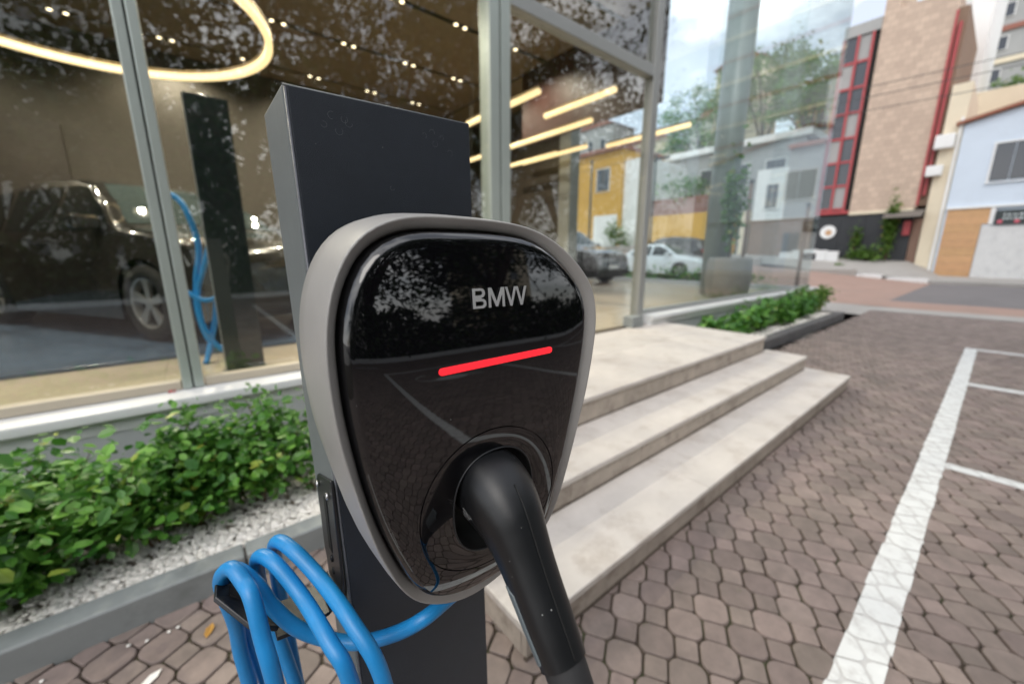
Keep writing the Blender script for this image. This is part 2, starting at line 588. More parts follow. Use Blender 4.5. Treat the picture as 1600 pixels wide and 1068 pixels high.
M['whitewall'] = mat('white_render', (0.82, 0.82, 0.80), 0.8, var=0.04, vscale=0.8, dark=(0.5, 0.5, 0.48), dark_amt=0.3, dscale=0.5)
M['greywall'] = mat('grey_render', (0.37, 0.37, 0.36), 0.8, var=0.08, vscale=0.8, dark=(0.25, 0.25, 0.24), dark_amt=0.3, dscale=0.5)
M['brownwall'] = mat('brown_lower_wall', (0.25, 0.17, 0.12), 0.8, var=0.1, vscale=1.5)
M['blackwall'] = mat('black_shopfront', (0.022, 0.024, 0.027), 0.5, var=0.2, vscale=2)
M['yellow'] = mat('ochre_yellow_render', (0.62, 0.35, 0.055), 0.8, var=0.06, vscale=0.8, dark=(0.45, 0.25, 0.05), dark_amt=0.35, dscale=0.5)
M['redframe'] = mat('red_steel_frame', (0.42, 0.06, 0.065), 0.45)
M['darkglass'] = mat('dark_curtain_glass', (0.05, 0.055, 0.065), 0.08, spec=0.7)
M['steel_window'] = mat('grey_window', (0.22, 0.24, 0.26), 0.3)
M['fence_red'] = mat('red_brown_railing', (0.30, 0.12, 0.085), 0.7)
M['rooftile'] = mat('terracotta_roof', (0.30, 0.12, 0.075), 0.8, var=0.2, vscale=3)
M['awning'] = mat('grey_brown_awning', (0.16, 0.14, 0.12), 0.8)
M['door_brown'] = mat('brown_gate', (0.20, 0.12, 0.085), 0.7, var=0.15, vscale=3)
M['steel_dark'] = mat('dark_steel_post', (0.06, 0.065, 0.065), 0.5)
M['column'] = mat('grey_green_column', (0.24, 0.28, 0.27), 0.3, var=0.08, vscale=2)  # grey lightened to look like a translucent reflection
M['pot'] = mat('grey_brown_pot', (0.24, 0.22, 0.195), 0.6, var=0.1, vscale=3)
M['hill'] = mat('wooded_ground', (0.12, 0.13, 0.07), 0.95, var=0.3, vscale=0.3)


def stone_wall_mat():
    m = mat('beige_stone_cladding', (0.5, 0.37, 0.27), 0.8)
    t = m.node_tree
    b = t.nodes['Principled BSDF']
    tcn = t.nodes.new('ShaderNodeTexCoord')
    mpn = t.nodes.new('ShaderNodeMapping')
    mpn.inputs['Rotation'].default_value = (rad(90), 0, rad(90))
    t.links.new(tcn.outputs['Object'], mpn.inputs['Vector'])
    sep = t.nodes.new('ShaderNodeSeparateXYZ')
    cmb = t.nodes.new('ShaderNodeCombineXYZ')
    t.links.new(tcn.outputs['Object'], sep.inputs[0])
    t.links.new(sep.outputs['Y'], cmb.inputs['X'])
    t.links.new(sep.outputs['Z'], cmb.inputs['Y'])
    br = t.nodes.new('ShaderNodeTexBrick')
    br.inputs['Color1'].default_value = (0.60, 0.465, 0.36, 1)
    br.inputs['Color2'].default_value = (0.48, 0.365, 0.285, 1)
    br.inputs['Mortar'].default_value = (0.42, 0.325, 0.26, 1)
    br.inputs['Scale'].default_value = 1.0
    br.inputs['Brick Width'].default_value = 0.34
    br.inputs['Row Height'].default_value = 0.30
    br.inputs['Mortar Size'].default_value = 0.012
    t.links.new(cmb.outputs[0], br.inputs['Vector'])
    t.links.new(br.outputs['Color'], b.inputs['Base Color'])
    return m


M['stonewall'] = stone_wall_mat()

# ================================================================== THE GROUND
def lerp(a, b, t):
    return a + (b - a) * t


def zt(x, y):                     # the street climbs gently away to the left
    k = lerp(0.02, 0.115, max(0, min(1, (x - 12) / 19)))
    return max(0.0, min(y, 22) - 2.0) * k


def zs(x, y):                     # far pavement: ramp from the kerb to the house fronts
    t = max(0, min(1, (x - 26.55) / 4.45))
    hi = 0.93 + 0.045 * (min(y, 22) - 3)
    lo = zt(26.5, y) + 0.13
    s = max(0, min(1, (y - 2.2) / 0.8))
    hi = lerp(0.16 + 0.03 * max(0, y), hi, s)
    return lerp(lo, max(hi, lo), t)


def sheet(name, x0, x1, y0, y1, nx, ny, fz, m, dz=0.0):
    b = MB()
    ls = [[(lerp(x0, x1, i / nx), lerp(y0, y1, j / ny), fz(lerp(x0, x1, i / nx), lerp(y0, y1, j / ny)) + dz) for j in range(ny + 1)] for i in range(nx + 1)]
    b.loops(ls, close=False)
    o = b.build(name, m, smooth=True)
    bm = bmesh.new()
    bm.from_mesh(o.data)
    for f in bm.faces:
        if f.normal.z < 0:
            f.normal_flip()
    bm.to_mesh(o.data)
    bm.free()
    return struct(o)


sheet('ground', -250, 320, -280, 280, 4, 4, lambda x, y: -0.6, M['concrete'])
sheet('paving_bed', -8, 12.6, -8.95, 1.80, 2, 2, lambda x, y: -0.012, M['joint'])
sheet('lot_edge', 12.6, 13.6, -40, 20, 2, 20, zt, M['concrete'])
sheet('crossing', 13.6, 15.6, -40, 40, 2, 60, zt, M['pink'], 0.0)
sheet('crossing', 15.6, 26.4, 1.9, 40, 12, 40, zt, M['pink'], 0.0)
sheet('road', 15.6, 26.4, -40, 1.9, 4, 20, zt, M['asphalt'], -0.004)
sheet('far_pavement', 26.55, 34, -40, 40, 10, 120, zs, M['concrete'])
sheet('back_road', -60, 12.6, -27, -10.6, 2, 2, lambda x, y: -0.05, M['asphalt'])
sheet('road_verge', -60, 12.6, -60, -27, 2, 2, lambda x, y: -0.02, M['hill'])
sheet('showroom_yard', 11.45, 12.6, 1.8, 30, 2, 20, lambda x, y: zt(12.6, y), M['concrete'])

# ---- pavers: octagons with square tails, the rows at 31 degrees to the facade
TH = rad(31.0)
PC = V((cos(TH), sin(TH), 0)) * 0.198
PN = PC * 0.5 + V((sin(TH), -cos(TH), 0)) * 0.099
P0 = V((1.251, 0.641, 0))


def rounded(poly, r):
    out = []
    n = len(poly)
    for i in range(n):
        p, a, c = V(poly[i]), V(poly[i - 1]), V(poly[(i + 1) % n])
        out.append(p + (a - p).normalized() * r)
        out.append(p + (c - p).normalized() * r)
    return out


A_, B_ = 0.0572, 0.0362
OCT8 = [V(p) for p in ((A_, -B_, 0), (A_, B_, 0), (B_, A_, 0), (-B_, A_, 0), (-A_, B_, 0), (-A_, -B_, 0), (-B_, -A_, 0), (B_, -A_, 0))]
SQ4 = [V(p) for p in ((0.0365, -0.0345, 0), (0.0365, 0.0345, 0), (-0.0365, 0.0345, 0), (-0.0365, -0.0345, 0))]
OCT = rounded([(A_, -B_, 0), (A_, B_, 0), (B_, A_, 0), (-B_, A_, 0), (-A_, B_, 0), (-A_, -B_, 0), (-B_, -A_, 0), (B_, -A_, 0)], 0.008)
SQ = rounded([(0.0372, -0.0352, 0), (0.0372, 0.0352, 0), (-0.0372, 0.0352, 0), (-0.0372, -0.0352, 0)], 0.006)


def paver_loops(poly, rot, off, jz=0.0, tx=0.0, ty=0.0, sc_=1.0):
    c, s = cos(rot), sin(rot)

    def tr(p, k, z):
        x, y = p.x * k * sc_, p.y * k * sc_
        return V((c * x - s * y + off.x, s * x + c * y + off.y, z + jz + tx * x + ty * y + off.z))
    return [[tr(p, 1.0, -0.022) for p in poly], [tr(p, 1.0, -0.006) for p in poly], [tr(p, 0.975, -0.0015) for p in poly], [tr(p, 0.93, 0.0) for p in poly]]


def paver_mesh(name, poly):
    b = MB()
    b.loops(paver_loops(poly, 0, V((0, 0, 0))), True, False, True)
    return b.mesh(name, M['paver'])


ME_OCT, ME_SQ = paver_mesh('octagonal_paver', OCT), paver_mesh('square_paver', SQ)


def to_px(p):
    d = V(p) - V((0, 0, CAMZ))
    z = d.dot(_F)
    if z < 0.05:
        return None
    return 800 + FOC * d.dot(_R) / z, 534 - FOC * d.dot(_U) / z, z


LINES = [(-1.3, 8.48, 0.014, 0.130), (1.15, 1.25, -6.6, 0.010), (3.5, 3.6, -6.6, 0.010), (6.0, 6.13, -6.6, 0.010), (8.35, 8.48, -6.6, 0.010),
         (1.15, 11.5, -6.72, -6.604), (0.2, 1.15, -7.9, -7.8)]


def clip(poly, x0, x1, y0, y1):
    for ax, val, sg in ((0, x0, 1), (0, x1, -1), (1, y0, 1), (1, y1, -1)):
        out = []
        n = len(poly)
        for i in range(n):
            a, b = poly[i], poly[(i + 1) % n]
            da, db = (a[ax] - val) * sg, (b[ax] - val) * sg
            if da >= 0:
                out.append(a)
            if (da >= 0) != (db >= 0):
                t = da / (da - db)
                out.append(a + (b - a) * t)
        poly = out
        if len(poly) < 3:
            return []
    return poly


cells = []
for i in range(-130, 131):
    for j in range(-85, 86):
        for k in (0, 1):
            c = P0 + PN * i + PC * (j - i // 2)
            if k:
                c = c + PC * 0.5
            if not (-3.4 < c.x < 12.55 and -8.9 < c.y < 1.79):
                continue
            if 0.78 < c.x < 4.8 and c.y > 0.86:
                continue
            q = to_px(c)
            vis = 0
            if q and -30 < q[0] < 1630 and 380 < q[1] < 1110:
                vis = 1 / q[2] ** 2.2
            cells.append((vis, k, c))
cells.sort(key=lambda t: -t[0])
pavement = struct(bpy.data.objects.new('paved_forecourt', None))
col.objects.link(pavement)
cnt = [0, 0]
rest = MB()
paint = MB()
for vis, k, c in cells:
    rot = TH + R.gauss(0, 0.012)
    jz, tx, ty = max(-0.004, min(0.0010, R.gauss(-0.0008, 0.0016))), R.gauss(0, 0.015), R.gauss(0, 0.015)
    for (x0, x1, y0, y1) in LINES:
        if x0 - 0.08 < c.x < x1 + 0.08 and y0 - 0.08 < c.y < y1 + 0.08:
            jz, tx, ty = jz * 0.15, tx * 0.2, ty * 0.2
    poly = SQ if k else OCT
    off = V((c.x + R.gauss(0, 0.0008), c.y + R.gauss(0, 0.0008), 0))
    if vis > 0 and cnt[k] < 295:
        o = link('square_paver' if k else 'octagonal_paver', ME_SQ if k else ME_OCT, pavement)
        o.location = (off.x, off.y, jz)
        o.rotation_euler = (ty, -tx, rot)
        cnt[k] += 1
    else:
        simple = SQ4 if k else OCT8
        lp = paver_loops(simple, rot, off, jz, tx, ty)
        rest.loops([lp[0], lp[1], lp[3]], True, False, True)
    for (x0, x1, y0, y1) in LINES:
        if x0 - 0.1 < c.x < x1 + 0.1 and y0 - 0.1 < c.y < y1 + 0.1:
            w = 0.0025
            lp = paver_loops(poly, rot, off, jz, tx, ty, 1.0)
            e = [R.gauss(0, w) for _ in range(4)]
            pl = clip([V(p) for p in lp[2]], x0 + e[0], x1 + e[1], y0 + e[2], y1 + e[3])
            if pl:
                paint.face([p + V((0, 0, 0.0030)) for p in pl])
stuff(rest.build('paver_field', M['paver'], pavement, fix=False))
pj = MB()
for (x0, x1, y0, y1) in LINES:
    pj.face([(x0, y0, -0.0006), (x1, y0, -0.0006), (x1, y1, -0.0006), (x0, y1, -0.0006)])
line_root = struct(paint.build('parking_lines', M['paint'], None, fix=False))
pj.build('painted_joints', M['paint_joint'], line_root, fix=False)

# painted vehicle symbol in the bay behind the viewer (mirrored in the charger face)
sy = MB()
Z = 0.006
ox, oy = 2.35, -5.1


def flat(pts):
    sy.face([(ox + x, oy + y, Z) for x, y in pts])


flat([(0.34 * cos(a * pi / 10) * (1 if cos(a * pi / 10) < 0 else 0.8), 0.2 * sin(a * pi / 10)) for a in range(20)])
flat([(0.28, 0.06), (0.52, 0.06), (0.52, 0.11), (0.28, 0.11)])
flat([(0.28, -0.11), (0.52, -0.11), (0.52, -0.06), (0.28, -0.06)])
arc = [(-0.34 - 0.18 * sin(a / 12 * pi) * 1.6, -0.35 + 0.35 * cos(a / 12 * pi) * 1.0) for a in range(13)]
for a, b in zip(arc[:-1], arc[1:]):
    flat([(a[0], a[1] - 0.035), (b[0], b[1] - 0.035), (b[0], b[1] + 0.035), (a[0], a[1] + 0.035)])
struct(sy.build('painted_plug_symbol', M['paint'], None))

# grass tufts and fallen leaves lying in the joints
gr = MB()
for (x, y) in ((1.098, 0.59), (1.52, 0.44), (1.33, 0.585), (1.13, 0.02), (1.02, -0.06), (1.35, -0.10), (2.6, 0.52), (0.2, 1.45), (0.0, 1.58)):
    for _ in range(14):
        a, h = R.uniform(0, 2 * pi), R.uniform(0.006, 0.018)
        px_, py_ = x + R.gauss(0, 0.010), y + R.gauss(0, 0.007)
        gr.face([(px_ - 0.0015, py_, -0.01), (px_ + 0.0015, py_ + 0.001, -0.01), (px_ + h * 0.7 * cos(a), py_ + h * 0.7 * sin(a), h - 0.004)])
stuff(tag(gr.build('joint_grass', M['grass'], fix=False), 'tiny green grass tufts sprouting in the joints between pavers', 'grass'))
for n, (x, y, s, rz_, lab) in enumerate(((0.83, 0.66, 0.022, 0.5, 'orange fallen leaf lying on pavers beside the lowest step'), (-0.12, 1.55, 0.03, 1.2, 'yellow green fallen leaf lying on pavers under the grey kerb'),
                                         (0.10, 1.66, 0.014, 0.2, 'small amber leaf on pavers close to the kerb joint'), (-0.27, 1.46, 0.034, 0.7, 'large pale dry leaf lying on pavers below the cable loops'))):
    b = MB()
    for sgn in (-1, 1):
        b.face([(-s, 0, 0.004), (0, 0, 0.002), (s, 0, 0.006), (0.3 * s, sgn * 0.42 * s, 0.008), (-0.5 * s, sgn * 0.36 * s, 0.007)][::sgn])
    o = b.build('fallen_leaf', M['leaf_dry'] if n != 3 else M['pebble'], fix=False)
    o.location = (x, y, 0)
    o.rotation_euler = (0, 0, rz_)
    tag(o, lab, 'leaf')

b = MB()
for q in range(4):
    a = q * 1.7
    b.face([(0, 0, 0.002), (0.016 * cos(a), 0.016 * sin(a), 0.018), (0.02 * cos(a + 0.5), 0.02 * sin(a + 0.5), 0.004)])
o = b.build('fallen_leaf', M['redframe'], fix=False)
o.location = (-0.165, 2.735, 0.567)
tag(o, 'tiny curled red leaf lying on the white window ledge', 'leaf')

# ================================================================== STEPS
steps = empty('entrance_steps', 'three broad pale stone steps rising to the showroom door landing', 'steps', (0.685, 0.766, 0))
sx, syy = 0.685, 0.766
core = MB()
yb = 2.72 - syy
Ys = [0.0, 1.120 - syy, 1.477 - syy]
Zs = [0.129, 0.272, 0.440]
Xr = [4.93 - sx, 4.85 - sx, 4.72 - sx]
zlow = [-0.05, 0.129, 0.272]
for n in range(3):
    core.box(0.03, Ys[n] + 0.03, zlow[n], Xr[n] - 0.03, yb, Zs[n] - 0.034)
core.build('step_core', M['grime'], steps)
for n in range(3):
    L0 = Xr[n]
    yend = Ys[n + 1] + 0.02 if n < 2 else yb
    rows = [(Ys[n] - 0.010, yend)] if n < 2 else [(Ys[n] - 0.010, Ys[n] + 0.6), (Ys[n] + 0.602, yb)]
    for ri, (ya, ybb) in enumerate(rows):
        cuts = [0] + [L0 * (q + R.uniform(-0.03, 0.03)) for q in ((0.27, 0.55, 0.79) if n != 1 else (0.33, 0.62))] + [L0]
        for a, b_ in zip(cuts[:-1], cuts[1:]):
            m_ = MB()
            m_.box(a + (0.0020 if a else -0.008), ya, Zs[n] - 0.030, b_ - (0.0020 if b_ != L0 else -0.008), ybb, Zs[n] + R.uniform(-0.0006, 0.0006))
            m_.build('tread_slab', M['stone'], steps, bevel=0.004)
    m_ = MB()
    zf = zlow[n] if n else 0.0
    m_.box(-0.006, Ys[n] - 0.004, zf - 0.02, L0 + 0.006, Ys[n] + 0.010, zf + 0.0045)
    m_.build('dirt_shade_seam', M['grime'], steps)  # dirt line at the riser foot, also painting in contact shade
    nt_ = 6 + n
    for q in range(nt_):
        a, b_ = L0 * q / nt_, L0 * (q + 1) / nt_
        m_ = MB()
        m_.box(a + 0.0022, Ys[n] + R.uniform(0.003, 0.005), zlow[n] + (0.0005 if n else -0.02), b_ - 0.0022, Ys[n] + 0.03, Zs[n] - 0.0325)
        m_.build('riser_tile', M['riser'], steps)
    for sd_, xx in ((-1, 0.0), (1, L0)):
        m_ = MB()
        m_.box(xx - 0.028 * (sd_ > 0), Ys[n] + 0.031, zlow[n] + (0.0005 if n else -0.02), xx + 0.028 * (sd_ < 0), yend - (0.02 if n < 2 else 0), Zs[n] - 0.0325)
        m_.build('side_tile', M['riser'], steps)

# ================================================================== LEFT PLANTER
kerb = empty('planter_kerb', 'smooth grey granite kerb edging the white gravel planter', 'kerb', (-0.5, 1.735, 0))
edges = [-5.95, -4.95, -3.95, -2.95, -1.95, -0.98, 0.019, 0.680]
for a, b_ in zip(edges[:-1], edges[1:]):
    m_ = MB()
    m_.box(a + 0.003 + 0.5, 0, -0.06, b_ - 0.003 + 0.5, 0.098, 0.111)
    m_.build('kerb_block', M['kerb'], kerb, bevel=0.010, seg=3)
m_ = MB()
m_.box(-5.9 + 0.5, 0.012, -0.05, 0.67 + 0.5, 0.08, 0.095)
m_.build('mortar', M['grime'], kerb)

sl = MB()
sl.box(-5.9, 1.836, -0.05, 0.682, 2.64, 0.07)
struct(sl.build('planter_soil', M['soil']))


def pebble_mesh(b, c, r, rot):
    # squashed low-poly stone
    pts = []
    n = 6
    sx_, sy_, sz_ = r * R.uniform(0.8, 1.3), r * R.uniform(0.7, 1.1), r * R.uniform(0.5, 0.8)
    ca, sa = cos(rot), sin(rot)
    ls = []
    for h, k in ((-0.75, 0.55), (-0.1, 1.0), (0.55, 0.75)):
        l = []
        for j in range(n):
            a = 2 * pi * j / n + h
            kk = k * R.uniform(0.88, 1.12)
            x, y = sx_ * kk * cos(a), sy_ * kk * sin(a)
            l.append((c[0] + ca * x - sa * y, c[1] + sa * x + ca * y, c[2] + sz_ * h))
        ls.append(l)
    b.loops(ls, True, False, True)


pb = MB()
for _ in range(7500):
    x = -2.2 + 2.86 * R.random() ** 0.8
    y = R.uniform(1.845, 2.60)
    if R.random() < 0.35:
        y = 1.845 + abs(R.gauss(0, 0.12))
    pebble_mesh(pb, (x, min(y, 2.6), 0.075 + R.uniform(-0.003, 0.012)), R.uniform(0.008, 0.016), R.uniform(0, 6.28))
for _ in range(9):
    pebble_mesh(pb, (R.uniform(-0.6, 0.3), R.uniform(1.6, 1.72), 0.004), R.uniform(0.004, 0.008), R.uniform(0, 6.28))
stuff(tag(pb.build('white_gravel', M['pebble'], smooth=True), 'white pebble gravel covering the planter bed beneath the shrubs', 'gravel'))

LEAFP = [(-0.5, 0, 0), (-0.22, 0.30, 0.05), (0.16, 0.34, 0.06), (0.5, 0.0, -0.03), (0.16, -0.34, 0.06), (-0.22, -0.30, 0.05)]


def leaf_pts(c, s, yaw, pitch, roll, asp=1.0):
    mtx = Matrix.Rotation(yaw, 3, 'Z') @ Matrix.Rotation(pitch, 3, 'Y') @ Matrix.Rotation(roll, 3, 'X')
    return [V(c) + mtx @ V((x * s, y * s * asp, z * s)) for x, y, z in LEAFP]


def add_leaf(b, c, s, yaw, pitch, roll, asp=1.0):
    p = leaf_pts(c, s, yaw, pitch, roll, asp)
    n = len(b.v)
    b.v += [tuple(q) for q in p]
    b.f += [(n, n + 5, n + 4, n + 3), (n, n + 3, n + 2, n + 1)]
    b.m += [0, 0]


lm = MB()
add_leaf(lm, (0, 0, 0), 1.0, 0, 0, 0)
ME_LEAF = lm.mesh('leaf', M['leaf'])


def shrub(name, label, c, rx, ry, h, nleaf, nsingle, ls, group, mat_leaf=None, cat='shrub', lumps=9):
    root = empty(name, label, cat, (c[0], c[1], c[2]), group)
    st = MB()
    tips = []
    for k in range(lumps):
        a = R.uniform(0, 2 * pi)
        rr = sqrt(R.random())
        tip = V((rx * rr * cos(a) * 0.85, ry * rr * sin(a) * 0.85, h * R.uniform(0.42, 0.86)))
        base = V((tip.x * 0.35, tip.y * 0.35, -0.01))
        mid = (base + tip) * 0.5 + V((R.gauss(0, 0.02), R.gauss(0, 0.02), 0.02))
        st.tube([base, mid, tip], [0.006, 0.004, 0.0022], 5)
        tips.append((tip, mid))
        for _ in range(2):
            t2 = tip + V((R.gauss(0, rx * 0.25), R.gauss(0, ry * 0.25), R.uniform(-0.05, 0.10)))
            st.tube([mid, t2], [0.003, 0.0015], 4)
            tips.append((t2, mid))
    st.build('stem', M['stem'], root)
    fo = MB()
    singles = []
    for k in range(nleaf):
        tip, mid = R.choice(tips)
        t = R.uniform(-0.2, 1.15)
        p = mid.lerp(tip, t) + V((R.gauss(0, rx * 0.17), R.gauss(0, ry * 0.17), R.gauss(0, h * 0.11)))
        if p.z < 0.02:
            p.z = R.uniform(0.02, 0.2)
        p.z = min(p.z, h * 1.08)
        p.x = max(-rx * 1.15, min(rx * 1.15, p.x))
        p.y = max(-ry * 1.1, min(ry * 1.1, p.y))
        s = ls * R.choice((0.5, 0.75, 0.9, 1.0, 1.15, 1.45)) * R.uniform(0.85, 1.1)
        yaw, pit, rol = R.uniform(0, 2 * pi), R.gauss(0.25, 0.45), R.gauss(0, 0.45)
        if len(singles) < nsingle and p.y < -ry * 0.15 and p.z > h * 0.25:
            singles.append((p, s * 1.1, yaw, pit, rol))
        else:
            add_leaf(fo, p, s, yaw, pit, rol, R.uniform(0.8, 1.1))
    stuff(fo.build('foliage', mat_leaf or M['leaf'], root, fix=False))
    for p, s, yaw, pit, rol in singles:
        o = link('leaf', ME_LEAF, root)
        o.location = p
        o.scale = (s, s, s)
        o.rotation_euler = (rol, pit, yaw)
    return root


shrub('hedge_shrub', 'tallest leafy green shrub next to the charging post', (0.13, 2.22, 0.08), 0.31, 0.27, 0.51, 2500, 60, 0.043, 'green shrubs in the left planter')
shrub('hedge_shrub', 'broad low green shrub under the window post', (-0.22, 2.15, 0.08), 0.32, 0.32, 0.47, 2900, 60, 0.044, 'green shrubs in the left planter')
shrub('hedge_shrub', 'dense broad-leaved green shrub near the left end of the kerb', (-0.55, 2.11, 0.08), 0.30, 0.33, 0.47, 2900, 60, 0.048, 'green shrubs in the left planter')
shrub('hedge_shrub', 'green shrub cut off by the left picture edge', (-0.92, 2.09, 0.08), 0.34, 0.33, 0.47, 2900, 60, 0.048, 'green shrubs in the left planter')
shrub('gravel_seedling', 'small sparse sprig growing from the gravel by the post', (0.36, 2.12, 0.07), 0.10, 0.10, 0.17, 46, 8, 0.036, None, cat='plant', lumps=4)

# ================================================================== RIGHT PLANTER
k2 = empty('far_planter_kerb', 'dark weathered kerb of the planter beyond the steps', 'kerb', (5, 1.9, 0))
for q in range(6):
    m_ = MB()
    m_.box(q * 0.93 + 0.003 - 0.02, R.uniform(0, 0.012), -0.05, (q + 1) * 0.93 - 0.003 - 0.02, 0.16, 0.125 + R.uniform(-0.006, 0.004))
    m_.build('kerb_block', M['kerb_dark'], k2, bevel=0.014)
sl = MB()
sl.box(4.95, 2.062, -0.05, 10.5, 2.655, 0.09)
struct(sl.build('far_planter_soil', M['soil']))
pb = MB()
for _ in range(1500):
    pebble_mesh(pb, (R.uniform(5, 10.45), R.uniform(2.06, 2.35), 0.095), R.uniform(0.012, 0.026), R.uniform(0, 6))
stuff(tag(pb.build('beige_gravel', M['pebble'], smooth=True), 'pale gravel strip along the kerb of the far planter', 'gravel'))
for n, (x, lab) in enumerate(((5.95, 'sparse brownish green hedge shrub nearest the step landing'), (7.0, 'second hedge shrub beyond the landing, full and dark green'), (8.1, 'middle hedge shrub of the far planter'),
                              (9.1, 'hedge shrub last but one before the end of the planter'), (10.0, 'bright green hedge shrub at the far end of the planter'))):
    shrub('hedge_shrub', lab, (x, 2.38, 0.08), 0.62, 0.29, (0.34, 0.47, 0.50, 0.52, 0.55)[n], 900, 0, 0.085, 'hedge shrubs in the far planter', None if n < 4 else M['leaf_lime'], lumps=12)

# ================================================================== SHOWROOM
FZ = 0.45
show = empty('showroom_building', 'glass fronted car showroom with grey aluminium posts and white ledge', 'building', (0, 2.82, 0))


def part(b, name, m, bevel=0, smooth=False, parent=None):
    o = b.build(name, m, parent or show, smooth, bevel)
    if (parent or show) is show:
        o.location = (0, -2.82, 0)
    return o


def bx(name, m, x0, y0, z0, x1, y1, z1, bevel=0):
    return part(MB().box(x0, y0, z0, x1, y1, z1), name, m, bevel)


def ledge(x0, x1):
    prof = [(2.83, 0.44), (2.640, 0.44), (2.640, 0.508), (2.612, 0.510), (2.606, 0.516), (2.606, 0.550), (2.609, 0.558), (2.618, 0.562), (2.83, 0.566)]
    b = MB()
    b.loops([[(x0, y, z) for y, z in prof], [(x1, y, z) for y, z in prof]], True, True, True)
    o = part(b, 'plinth_ledge', M['plinth'], 0, True)
    e = o.modifiers.new('es', 'EDGE_SPLIT')
    e.split_angle = rad(40)


ledge(-6.0, 2.02)
ledge(4.37, 11.36)
bx('plinth_wall', M['plinth_wall'], -6, 2.645, -0.1, 0.69, 2.80, 0.438)
bx('plinth_wall', M['plinth_wall'], 4.73, 2.665, -0.1, 11.36, 2.80, 0.438)
bx('plinth_wall', M['plinth_wall'], 11.22, 2.81, -0.1, 11.36, 14, 0.56)
# sill profile under the glass
for a, b_ in ((-6, -0.12), (-0.018, 2.01), (4.37, 11.3)):
    bx('sill_profile', M['alu2'] if a > 4 else M['sill'], a, 2.765, 0.568, b_, 2.84, 0.615, 0.004)


def mullion(x0, x1, z0, z1, m1, y0=2.755, y1=2.90, name='mullion'):
    w = x1 - x0
    o = bx(name, m1, x0, y0, z0, x0 + w * 0.46, y1, z1, 0.006)
    bx(name, m1, x0 + w * 0.54, y0, z0, x1, y1, z1, 0.006)
    bx('mullion_groove', M['gasket'], x0 + w * 0.462, y0 + 0.02, z0, x0 + w * 0.538, y1 - 0.02, z1)


mullion(-2.35, -2.25, 0.568, 5.1, M['alu'])
mullion(-0.117, -0.022, 0.568, 5.1, M['alu'])
mullion(2.02, 2.225, 0.44, 5.1, M['alu'])
bx('door_post', M['alu2'], 4.24, 2.745, 0.44, 4.355, 2.86, 5.1, 0.006)
bx('post_shoe', M['kerb'], 4.02, 2.66, 0.442, 4.238, 2.80, 0.57, 0.008)
bx('door_header', M['alu2'], 2.227, 2.75, 3.20, 4.238, 2.86, 3.315, 0.006)
for zz in (5.1,):
    bx('top_rail', M['alu2'], -6, 2.76, zz, 4.35, 2.88, zz + 0.12, 0.004)


def pane(x0, x1, z0, z1, m=None, name='glass_pane', y=2.80):
    # each pane sits a few millimetres out of true, so mirror images break from pane to pane
    d = [R.uniform(-0.006, 0.006) for _ in range(4)]
    b_ = MB()
    b_.hexa([(x0, y + d[0], z0), (x1, y + d[1], z0), (x1, y + d[1] + 0.012, z0), (x0, y + d[0] + 0.012, z0),
             (x0, y + d[2], z1), (x1, y + d[2] + d[1] - d[0], z1), (x1, y + d[2] + d[1] - d[0] + 0.012, z1), (x0, y + d[2] + 0.012, z1)])
    return part(b_, name, m or M['glass'])


pane(-5.9, -2.352, 0.60, 5.09)
pane(-2.248, -0.119, 0.60, 5.09)
pane(-0.020, 2.018, 0.60, 5.09)
pane(2.23, 4.237, 3.317, 5.09)
pane(2.23, 3.228, 0.455, 3.198, None, 'door_leaf')
pane(3.234, 4.237, 0.455, 3.198, None, 'door_leaf')
pane(4.358, 6.296, 0.60, 6.6, M['glass_right'])
pane(6.304, 8.80, 0.60, 6.6, M['glass_right'])
pane(8.808, 11.28, 0.60, 6.6, M['glass_right'])
b = MB()
for y0 in (2.83, 5.34, 7.85, 10.36):
    bb = MB().box(11.285, y0, 0.57, 11.297, y0 + 2.50, 6.6)
    part(bb, 'side_glass_pane', M['glass_clear'])
for x in (6.3, 8.804):
    bx('glass_fin', M['glass_clear'], x - 0.006, 2.815, 0.6, x + 0.006, 3.05, 6.6)
# floors
for q in range(12):
    for p_ in range(8):
        x0, y0 = -6 + q * 1.44, 2.815 + p_ * 1.4
        bx('floor_tile', M['tile'], x0 + 0.0015, y0 + 0.0015, FZ - 0.03, x0 + 1.4385, y0 + 1.3985, FZ)
bx('floor_base', M['grime'], -6, 2.81, -0.1, 11.28, 14.1, FZ - 0.031)
bx('display_floor', M['platform'], -5.5, 4.24, FZ + 0.002, 2.0, 9.1, FZ + 0.032, 0.004)
# ceiling of boards with dark grooves
gy = [2.95, 3.93, 5.48, 7.02, 8.60, 9.2]
for a, b_ in zip(gy[:-1], gy[1:]):
    for q in range(4):
        x0 = -6 + q * 2.8
        bx('ceiling_panel', M['ceiling'], x0 + 0.002, a + 0.045, 4.50, x0 + 2.798, b_ - 0.045, 4.53)
bx('ceiling_void', M['ceil_dark'], -6, 2.95, 4.56, 5.2, 9.2, 4.60)
bx('roof_slab', M['greywall'], -6.1, 2.9, 4.62, 5.3, 9.4, 5.08)
bx('ceiling_panel', M['ceiling'], 5.27, 5.9, 4.50, 6.42, 9.2, 4.53)
bx('roof_slab', M['greywall'], 5.305, 5.8, 4.62, 6.5, 9.4, 5.08)
bx('reflection_panel', M['reflection_red'], 5.205, 3.25, 3.3, 5.26, 6.1, 4.61)  # added dark panel in place of trees and wall mirrored in the glass
bx('interior_wall', M['wall_tan'], -6, 9.2, FZ, 6.42, 9.35, 4.6)
bx('interior_wall', M['wall_tan'], -6.15, 2.95, FZ, -6.02, 9.35, 4.6)
bx('partition', M['wall_dark'], 6.3, 6.12, FZ, 6.42, 9.19, 4.6)
